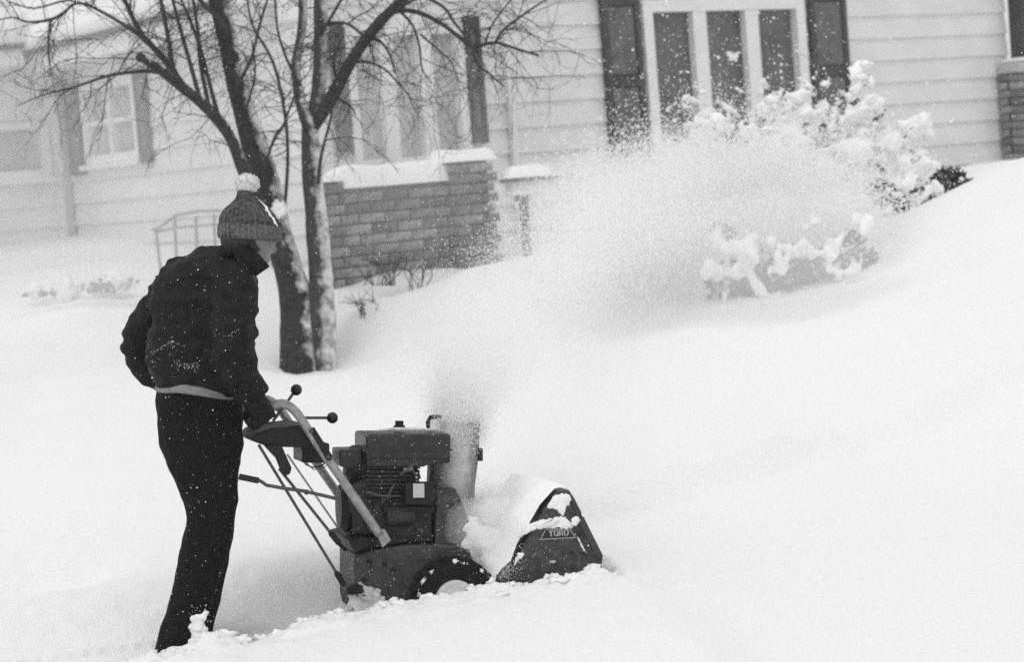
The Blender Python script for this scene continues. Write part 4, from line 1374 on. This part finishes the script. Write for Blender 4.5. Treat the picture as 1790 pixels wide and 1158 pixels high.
# discharge chute: a curved sheet, open to the camera's far side
def chute():
    rows = [(908, 806, 20, .05), (885, 802, 28, .062), (850, 795, 36, .075), (800, 801, 36, .08), (760, 803, 36, .082), (738, 804, 36, .082)]
    mb = MB()
    n = 16
    outer, inner = [], []
    for (y, cx, hx, dep) in rows:
        c = Q(cx, y, .02)
        ro, ri = [], []
        for k in range(n + 1):
            a = math.radians(150) + math.radians(240) * k / n
            for lst, s_ in ((ro, 1.0), (ri, .93)):
                lst.append(c + XM * (math.cos(a) * hx * pxm * s_) + YM * (math.sin(a) * dep * s_))
        outer.append(ro); inner.append(ri)
    mb.rings([o_ + i_[::-1] for o_, i_ in zip(outer, inner)])
    return mb
co = part(chute(), 'chute', 'chute', smooth=True)
build(MB().tube([Q(806, 912, .02) - ZM * .012, Q(806, 904, .02)], [.055, .055], 20), 'chute_ring', 'black', co)
build(box2(796, 900, 824, 908, -.07, -.05), 'ring_clamp', 'black', co)
build(MB().tube([Q(x, y, -.0) for x, y in ((749, 752), (748, 738), (752, 730), (772, 729))], .008, 8), 'deflector_handle', 'black', co)
build(box2(832, 784, 842, 806, -.02, .03), 'deflector_hinge', 'black', co)
build(slabq(MB(), [(752, 806), (768, 790), (770, 850), (750, 850)], .0, .05), 'chute_stay', 'paint', co)

# auger housing
SP = [(973, 859), (994, 857), (1004, 872), (1054, 972), (1050, 1000), (985, 1040), (895, 1040), (897, 1006), (908, 968), (950, 892)]
def sideplate(yo, lab=None):
    return part(MB().prism([Q(x, y, -.31) + YM * (yo + .31) for x, y in SP], [Q(x, y, -.31) + YM * (yo + .314) for x, y in SP]), 'side_plate', 'plate', label=lab)
spn = sideplate(-.31, 'near side plate of the auger housing with lettered badge')
spf = sideplate(.31)
sh = [Q(x, y, -.31) for x, y in ((994, 857), (973, 859), (950, 892), (908, 968), (897, 1006), (897, 1040), (930, 1060))]
shi = [Q(x, y, -.31) for x, y in ((994, 860), (976, 862), (954, 895), (912, 969), (901, 1006), (901, 1040), (932, 1057))]
hs_ = MB()
ol = sh + shi[::-1]
hs_.prism([q + YM * .004 for q in ol], [q + YM * .616 for q in ol])
part(hs_, 'housing_shell', 'plate')
# auger spiral inside
ag = MB()
ac = Q(985, 985, -.31)
rsp = []
for k in range(121):
    t = k / 120
    a = t * 2 * math.pi * 3
    cen = ac + YM * (.03 + .56 * t)
    rd = XM * math.cos(a) + ZM * math.sin(a)
    rsp.append([cen + rd * .02 - YM * .003, cen + rd * .10 - YM * .003, cen + rd * .10 + YM * .003, cen + rd * .02 + YM * .003])
ag.rings(rsp)
ag.tube([ac + YM * .005, ac + YM * .61], .02, 10)
part(ag, 'auger', 'black')
# leading edge strip, bolts, slot
st_ = [Q(x, y, -.312) for x, y in ((994, 862), (1003, 872), (1053, 974), (1044, 978), (1012, 915))]
part(MB().prism(st_, [q - YM * .006 for q in st_]), 'edge_strip', 'paint', spn)
for p_ in ((1014, 934), (1021, 968), (1000, 967)):
    part(MB().tube([Q(*p_, -.316), Q(*p_, -.326)], .0075, 8), 'bolt', 'black', spn)
part(MB().tube([Q(961, 983.5, -.312), Q(971, 982.5, -.312)], .005, 6), 'slot', 'label', spn)
# badge: outlined trapezoid and the word
def bar2(mb, a, b, wpx, yo=-.3135, th=.002):
    a_, b_ = Vector(a), Vector(b)
    d_ = (b_ - a_).normalized()
    nn = Vector((-d_.y, d_.x)) * wpx / 2
    pl_ = [a_ - nn, b_ - nn, b_ + nn, a_ + nn]
    q1 = [Q(x, y, yo) for x, y in pl_]
    return mb.prism(q1, [q - YM * th for q in q1])
bl_, br_, trr, tll = (944.6, 944), (1005.5, 940.5), (995.6, 925.3), (953.8, 926)
ol_ = MB()
for a, b in ((bl_, br_), (br_, trr), (trr, tll), (tll, bl_)):
    bar2(ol_, a, b, 1.3)
badge = [bl_, br_, trr, tll]
bq = [Q(x, y, -.3102) for x, y in badge]
part(MB().prism(bq, [q - YM * .002 for q in bq]), 'badge', 'tank', spn)
part(ol_, 'badge_outline', 'lettering', spn)
LT = MB()
def L2(ux, uy, cx):                # letter space: unit square to the plate
    x = cx + ux * 8.4
    y = 938.6 - uy * 10.0 - (x - 946) * .058 + .6
    return (x, y)
def stroke(pts, cx, w):
    for a, b in zip(pts, pts[1:]):
        bar2(LT, L2(*a, cx), L2(*b, cx), w)
def oval(cx):
    n_ = 14
    for k in range(n_):
        a0_, a1_ = 2 * math.pi * k / n_, 2 * math.pi * (k + 1) / n_
        wd = 1.1 + 1.1 * abs(math.cos((a0_ + a1_) / 2))
        stroke([(.46 + .40 * math.cos(a0_), .5 + .5 * math.sin(a0_)), (.46 + .40 * math.cos(a1_), .5 + .5 * math.sin(a1_))], cx, wd)
# T
stroke([(.45, 0), (.45, 1)], 959.5, 2.2); stroke([(.0, .97), (.9, .97)], 959.5, 1.3); stroke([(.2, .02), (.7, .02)], 959.5, 1.1)
stroke([(.04, .97), (.04, .72)], 959.5, 1.1); stroke([(.86, .97), (.86, .72)], 959.5, 1.1)
oval(968.2)
# R
stroke([(.15, 0), (.15, 1)], 977.0, 2.2); stroke([(.0, .98), (.5, .98)], 977.0, 1.2); stroke([(.15, .5), (.5, .5)], 977.0, 1.2)
stroke([(.5, .98), (.72, .88), (.75, .75), (.7, .6), (.5, .5)], 977.0, 1.9); stroke([(.42, .5), (.85, .02)], 977.0, 2.0); stroke([(-.02, .02), (.34, .02)], 977.0, 1.1); stroke([(.75, .02), (.98, .02)], 977.0, 1.1)
oval(985.8)
part(LT, 'lettering', 'lettering', spn)

# wheels
def wheel(yo):
    c = Q(793, 1050, -.24) + YM * (yo + .24)
    Rm_, rm_, w_ = .158, .080, .055
    prof = [(rm_, -.035), (rm_ + .012, -.05), (.12, -w_), (.142, -.045), (.147, -.02), (.147, .02), (.142, .045), (.12, w_), (rm_ + .012, .05), (rm_, .035)]
    rg = []
    N = 48
    for k in range(N):
        a = 2 * math.pi * k / N
        rd = XM * math.cos(a) + ZM * math.sin(a)
        rg.append([c + rd * r_ + YM * y_ for r_, y_ in prof])
    ty = MB().rings(rg + [rg[0]], False)
    for k in range(18):
        for sgn in (-1, 1):
            a = 2 * math.pi * (k + (.25 if sgn > 0 else 0)) / 18
            rd = XM * math.cos(a) + ZM * math.sin(a)
            tg = -XM * math.sin(a) + ZM * math.cos(a)
            ty.box(c + rd * .150 + YM * sgn * .028, (tg * .9 + YM * sgn * .5).normalized() * .011, (YM * .9 - tg * sgn * .5).normalized() * .027, rd * .010)
            ty.box(c + rd * .137 + YM * sgn * .051, tg * .010, YM * .007, rd * .014)
    wo = part(ty, 'wheel', 'rubber')
    rim = MB()
    pr = [(0.0, -.030), (.03, -.038), (.062, -.034), (.078, -.046), (.079, .03)]
    rg = []
    for k in range(36):
        a = 2 * math.pi * k / 36
        rd = XM * math.cos(a) + ZM * math.sin(a)
        rg.append([c + rd * r_ + YM * y_ for r_, y_ in pr])
    rim.rings(rg + [rg[0]], False)
    build(rim, 'rim', 'snow_clump', wo, True, label='rim packed with white snow')
    sp_ = MB()
    for k in range(15):
        a = math.radians(rs_.uniform(10, 178))
        rd = XM * math.cos(a) + ZM * math.sin(a)
        for _j in range(2):
            tg = -XM * math.sin(a) + ZM * math.cos(a)
            sp_.ball(c + rd * rs_.uniform(.140, .150) - YM * rs_.uniform(.04, .057), rs_.uniform(.003, .009), 9, 7, (rs_.uniform(.8, 2.2), .7, rs_.uniform(.4, .8)), (tg, YM, rd), jag=1.1, freq=1.8)
    build(sp_, 'snow_patch', 'snow_clump', wo, True)
    return wo
wheel(-.24)
wheel(.24)
part(MB().tube([Q(793, 1050, -.2), Q(793, 1050, -.24) + YM * .45], .014, 10), 'axle', 'black')

# snow lying on the machine
def patch(mb, outline, yo, th, jag=1.6, cells=5):
    pts = []
    n_ = len(outline)
    for i in range(n_):
        a, b = Vector(outline[i]), Vector(outline[(i + 1) % n_])
        L_ = (b - a).length
        m_ = max(2, int(L_ / 3.0))
        for k in range(m_):
            q = a + (b - a) * k / m_
            pts.append(q + Vector((rs_.gauss(0, jag), rs_.gauss(0, jag))) * (.6 if k else .3))
    c = sum(pts, Vector((0, 0))) / len(pts)
    r0_ = [Q(p_.x, p_.y, yo) for p_ in pts]
    r1_ = [Q(p_.x + (c.x - p_.x) * .06, p_.y + (c.y - p_.y) * .06, yo) - YM * th * .8 for p_ in pts]
    r2_ = [Q(p_.x + (c.x - p_.x) * .35, p_.y + (c.y - p_.y) * .35, yo) - YM * th * rs_.uniform(.9, 1.4) for p_ in pts]
    cc = Q(c.x, c.y, yo) - YM * th * 1.2
    mb.rings([r0_, r1_, r2_, [cc + (q - cc) * .05 for q in r2_]])
sp1 = MB()
patch(sp1, [(968, 866), (990, 862), (1002, 872), (990, 888), (984, 905), (972, 892), (955, 890)], -.3125, .006)
patch(sp1, [(925, 916), (950, 908), (976, 905), (978, 912), (960, 923), (935, 926), (922, 932), (905, 940)], -.3125, .012)
patch(sp1, [(968, 905), (988, 904), (1003, 920), (1000, 925), (955, 924)], -.3125, .004)
patch(sp1, [(998, 908), (1010, 902), (1014, 910), (1006, 922), (998, 920)], -.319, .010)
patch(sp1, [(1007, 938), (1012, 942), (1026, 970), (1020, 966)], -.319, .005, 1.0)
patch(sp1, [(906, 966), (916, 968), (912, 978), (900, 984), (897, 992), (902, 975)], -.3125, .008)
patch(sp1, [(1014, 890), (1018, 896), (1026, 908), (1018, 904)], -.319, .005, 1.0)
build(sp1, 'snow_patch', 'snow_clump', spn, True)
# heap on the housing shell, from the near edge across to the far plate
hp = MB()
rows_ = []
prof_ = [(990, 853), (972, 858), (950, 888), (930, 922), (912, 955), (898, 985), (884, 1000), (872, 1012), (868, 1030)]
bulge = [0.012, .03, .035, .05, .07, .08, .075, .05, .02]
m2 = 26
for i, ((x, y), bg) in enumerate(zip(prof_, bulge)):
    row = []
    for k in range(m2 + 1):
        t = k / m2
        e = min(1.0, min(t, 1 - t) * 7 + .12)
        q = Q(x, y, -.31) + YM * (-.008 + .63 * t)
        nz = noise.noise(q * 6.0) * .5 + noise.noise(q * 17.0) * .25
        row.append(q + (-XM * .8 + ZM * .6) * (bg * e * (1 + 1.3 * nz) + .008 + .016 * abs(noise.noise(q * 21))) - YM * (.012 * noise.noise(q * 25) if k < 2 else 0))
    rows_.append(row)
back = [[Q(x, y, -.31) + YM * (.0 + .62 * k / m2) for k in range(m2 + 1)] for (x, y) in ((985, 860), (905, 1030))]
hp.rings(rows_, False, False)
part(hp, 'snow_heap', 'snow_clump', smooth=True)
h2_ = MB()
for (x, y, r_, yo) in ((815, 925, 26, -.12), (835, 950, 34, -.14), (860, 970, 34, -.16), (880, 985, 30, -.18), (850, 900, 34, .0), (885, 905, 36, .0), (835, 890, 22, .1), (885, 950, 34, -.1), (830, 975, 20, -.12), (862, 884, 22, .12), (838, 886, 20, .22), (885, 878, 18, .1)):
    h2_.ball(Q(x, y, yo), r_ * pxm, 22, 16, (1.0, .9, .9), jag=.3, freq=2.0)
part(remeshed(h2_, .009, 4, lambda q, n_: .012 * noise.noise(q * 14) + .006 * noise.noise(q * 40)), 'snow_heap', 'snow_clump', smooth=True)
mfl, msz = [], []
for _ in range(420):
    x, y = rs_.uniform(600, 815), rs_.uniform(757, 1055)
    mfl.append(tuple(Q(x, y, -.176 if y > 940 else -.172))); msz.append(rs_.uniform(.0012, .0028))
for _ in range(110):
    x, y = rs_.uniform(905, 1045), rs_.uniform(900, 1000)
    mfl.append(tuple(Q(x, y, -.316))); msz.append(rs_.uniform(.0012, .0026))
rs2 = MB()
for _ in range(40):
    x, y = rs_.uniform(608, 662), rs_.gauss(1044, 10)
    rs2.ball(Q(x, y, -.172), rs_.uniform(.006, .016), 9, 7, (XM.length, .5, .8), (XM, YM, ZM), jag=.9, freq=1.8)
part(remeshed(rs2, .005, 2, lambda q, n_: .004 * noise.noise(q * 50)), 'caked_snow', 'snowdirty', smooth=True)
flakes('snow_flecks', mfl, msz, parent=blower)

# ------------------------------------------------------------------ snow in the air
def cloud_points(path, n, flat=1.0):
    """path: list of (point, radius, weight); gaussian spread along it"""
    ws = np.array([w for _, _, w in path], dtype=float)
    pts = np.array([tuple(p) for p, _, _ in path])
    rad = np.array([r for _, r, _ in path])
    seg = (ws[:-1] + ws[1:]) / 2
    seg /= seg.sum()
    k = RNG.choice(len(seg), size=n, p=seg)
    t = RNG.random(n)
    c = pts[k] * (1 - t)[:, None] + pts[k + 1] * t[:, None]
    sq = np.array([1.0, 1.0, flat])
    r = rad[k] * (1 - t) + rad[k + 1] * t
    return c + RNG.normal(size=(n, 3)) * r[:, None] * sq
jet = [(Q(802, 760, .0), .045, 1.0), (Q(804, 735, .0), .050, 1.6), (P(808, 690, 8.0), .06, 1.6), (P(822, 640, 8.3), .085, 1.1), (P(850, 580, 8.9), .14, .9),
       (P(920, 510, 9.8), .17, .7), (P(1010, 440, 10.8), .17, .8), (P(1110, 390, 11.8), .24, 1.0)]
col = [(Q(803, 745, .0), .045, 1.5), (P(808, 690, 8.0), .065, 1.3), (P(824, 630, 8.35), .095, .8), (P(845, 580, 8.9), .13, .3)]
cj = cloud_points(col, 42000)
flakes('snow_jet', cj, RNG.uniform(.0010, .0026, len(cj)), label='grey column of snow leaving the chute', m='jet_flake')
a = cloud_points(jet, 90000)
land = [(P(1085, 400, 11.4), .15, .3), (P(1130, 370, 12.0), .26, .9), (P(1200, 345, 12.7), .38, 1.4), (P(1320, 350, 12.9), .40, 1.5), (P(1405, 365, 12.6), .32, .9), (P(1470, 400, 12.2), .2, .2)]
b = cloud_points(land, 130000, .62)
pos = np.vstack([a, b])
size = np.concatenate([RNG.uniform(.0010, .0026, len(a)) * (1 + (a[:, 1] - 8).clip(0, 4) * .3), RNG.uniform(.002, .0078, len(b))])
flakes('snow_plume', pos, size, label='plume of fine snow blown from the chute toward the shrubs', cat=None)
def drift(name, c, ax, dens, label, jag=.12):
    """a closed soft body of fine airborne snow"""
    mb = MB().ball(c, 1.0, 48, 32, ax, jag=jag, freq=1.5, off=Vector((3, 8, 1)))
    m = bpy.data.materials.new(name)
    m.use_nodes = True
    t = m.node_tree
    for nd in list(t.nodes):
        if nd.type == 'BSDF_PRINCIPLED': t.nodes.remove(nd)
    v = t.nodes.new('ShaderNodeVolumePrincipled')
    v.inputs['Color'].default_value = (.99, .99, .99, 1)
    v.inputs['Density'].default_value = dens
    v.inputs['Anisotropy'].default_value = 0.1
    t.links.new(v.outputs[0], [n_ for n_ in t.nodes if n_.type == 'OUTPUT_MATERIAL'][0].inputs['Volume'])
    return tag(link(name, mb.mesh(name), m), label, None, 'stuff')
drift('blowing_snow', P(230, 250, 16.0), (2.7, 1.5, 1.7), .135, 'veil of drifting snow past the side of the house')
drift('blowing_snow', P(710, 300, 14.05), (.8, .42, 1.0), .28, 'veil of drifting snow before the porch and brick planter')
drift('blowing_snow', P(150, 502, 14.15), (.62, .16, .17), 2.6, 'snow drifting low over the buried hedges', .2)
drift('snow_mist', P(1245, 372, 12.3), (1.15, .75, .50), .5, 'densest part of the thrown snow over the shrubs', .45)
drift('snow_mist', P(1372, 470, 11.25), (.78, .30, .44), 1.15, 'thrown snow settling on the low shrub', .4)
drift('snow_mist', P(1405, 335, 12.6), (.55, .4, .40), .45, 'thrown snow round the foot of the tall shrub', .4)
drift('snow_mist', P(1080, 385, 11.6), (.75, .6, .40), .4, 'thrown snow streaming toward the shrubs', .35)
drift('snow_mist', Q(798, 815, -.11), (.085, .05, .24), 3.5, 'snow dust round the chute of the snowblower')
drift('snow_mist', P(812, 690, 8.0), (.115, .10, .26), 1.6, 'snow jet rising from the chute mouth')
drift('snow_mist', P(850, 590, 8.7), (.24, .22, .32), 1.3, 'thinning snow jet above the chute')
drift('snow_mist', Q(848, 918, -.30), (.15, .08, .11), 3.2, 'powder streaming between the wheel and auger housing')
drift('snow_mist', Q(900, 888, .0), (.27, .3, .085), 2.6, 'powder over the auger housing')
pw1 = cloud_points([(Q(800, 890, -.05), .03, 1), (Q(830, 930, -.1), .05, 1), (Q(875, 960, -.2), .06, 1), (Q(880, 1005, -.3), .03, .8)], 9000)
pw2 = cloud_points([(Q(830, 875, .1), .05, 1), (Q(900, 880, .0), .05, 1), (Q(960, 870, -.1), .04, .8)], 6000)
flakes('powder_snow', np.vstack([pw1, pw2]), RNG.uniform(.0010, .0028, 15000), label='powder drifting round the auger housing')
# ragged lumps and bigger flakes thrown across the window
big = [(P(1090, 200, 13.2), .5, .6), (P(1200, 170, 13.6), .55, 1.0), (P(1330, 180, 13.8), .5, 1.0), (P(1420, 220, 13.8), .45, .7), (P(1300, 280, 13.4), .45, 1.6), (P(1140, 260, 13.0), .4, 1.4)]
c = cloud_points(big, 2600)
flakes('flying_snow', c, RNG.choice([.003, .004, .005, .007, .010, .014], size=len(c), p=[.3, .27, .2, .13, .07, .03]), label='scattered flakes flying past the picture window')
lump = MB()
for _ in range(170):
    u_ = rs_.random()
    lump.ball(P(1130 + 480 * u_ + rs_.gauss(0, 25), 315 - 130 * math.sin(min(1, u_ * 1.15) * 2.6) + rs_.gauss(0, 42), 13.1 + rs_.gauss(0, .3)), rs_.choice((.006, .008, .012, .018, .03)), 8, 6, (rs_.uniform(.7, 2.4), rs_.uniform(.6, 1.2), rs_.uniform(.35, 1.0)), (VU * .8 + VV * rs_.uniform(-.6, .6), VW, VV), jag=1.3, freq=1.9)
tag(link('snow_chunks', lump.mesh('snow_chunks', smooth=True), M['snow_clump']), 'ragged chunks of snow flung over the tall shrub', None, 'stuff')
n = 7000
D = 6.9 + 11 * RNG.random(n)
px = RNG.uniform(-150, 1950, n)
py = RNG.uniform(-150, 1200, n)
fp = np.array([tuple(P(x, y, d)) for x, y, d in zip(px, py, D)])
gz = np.array([ground_z(x, y) for x, y, z in fp])
fp = fp[fp[:, 2] > gz + .03]
flakes('falling_snow', fp, RNG.uniform(.0012, .0036, len(fp)), label='fine snow falling through the air over the yard')

# haze of drifting snow
hz = MB().box(Vector((0, 30, 3.6)), Vector((128, 0, 0)), Vector((0, 98, 0)), Vector((0, 0, 5.4)))
me = hz.mesh('haze')
hm = bpy.data.materials.new('haze')
hm.use_nodes = True
ht_ = hm.node_tree
for nd in list(ht_.nodes):
    if nd.type == 'BSDF_PRINCIPLED': ht_.nodes.remove(nd)
vol = ht_.nodes.new('ShaderNodeVolumePrincipled')
vol.inputs['Color'].default_value = (.97, .97, .97, 1)
vol.inputs['Density'].default_value = 0.0013
vol.inputs['Anisotropy'].default_value = 0.2
ht_.links.new(vol.outputs[0], [n_ for n_ in ht_.nodes if n_.type == 'OUTPUT_MATERIAL'][0].inputs['Volume'])
ho = link('haze', me, hm)
tag(ho, 'pale haze of drifting snow over the yard', kind='stuff')
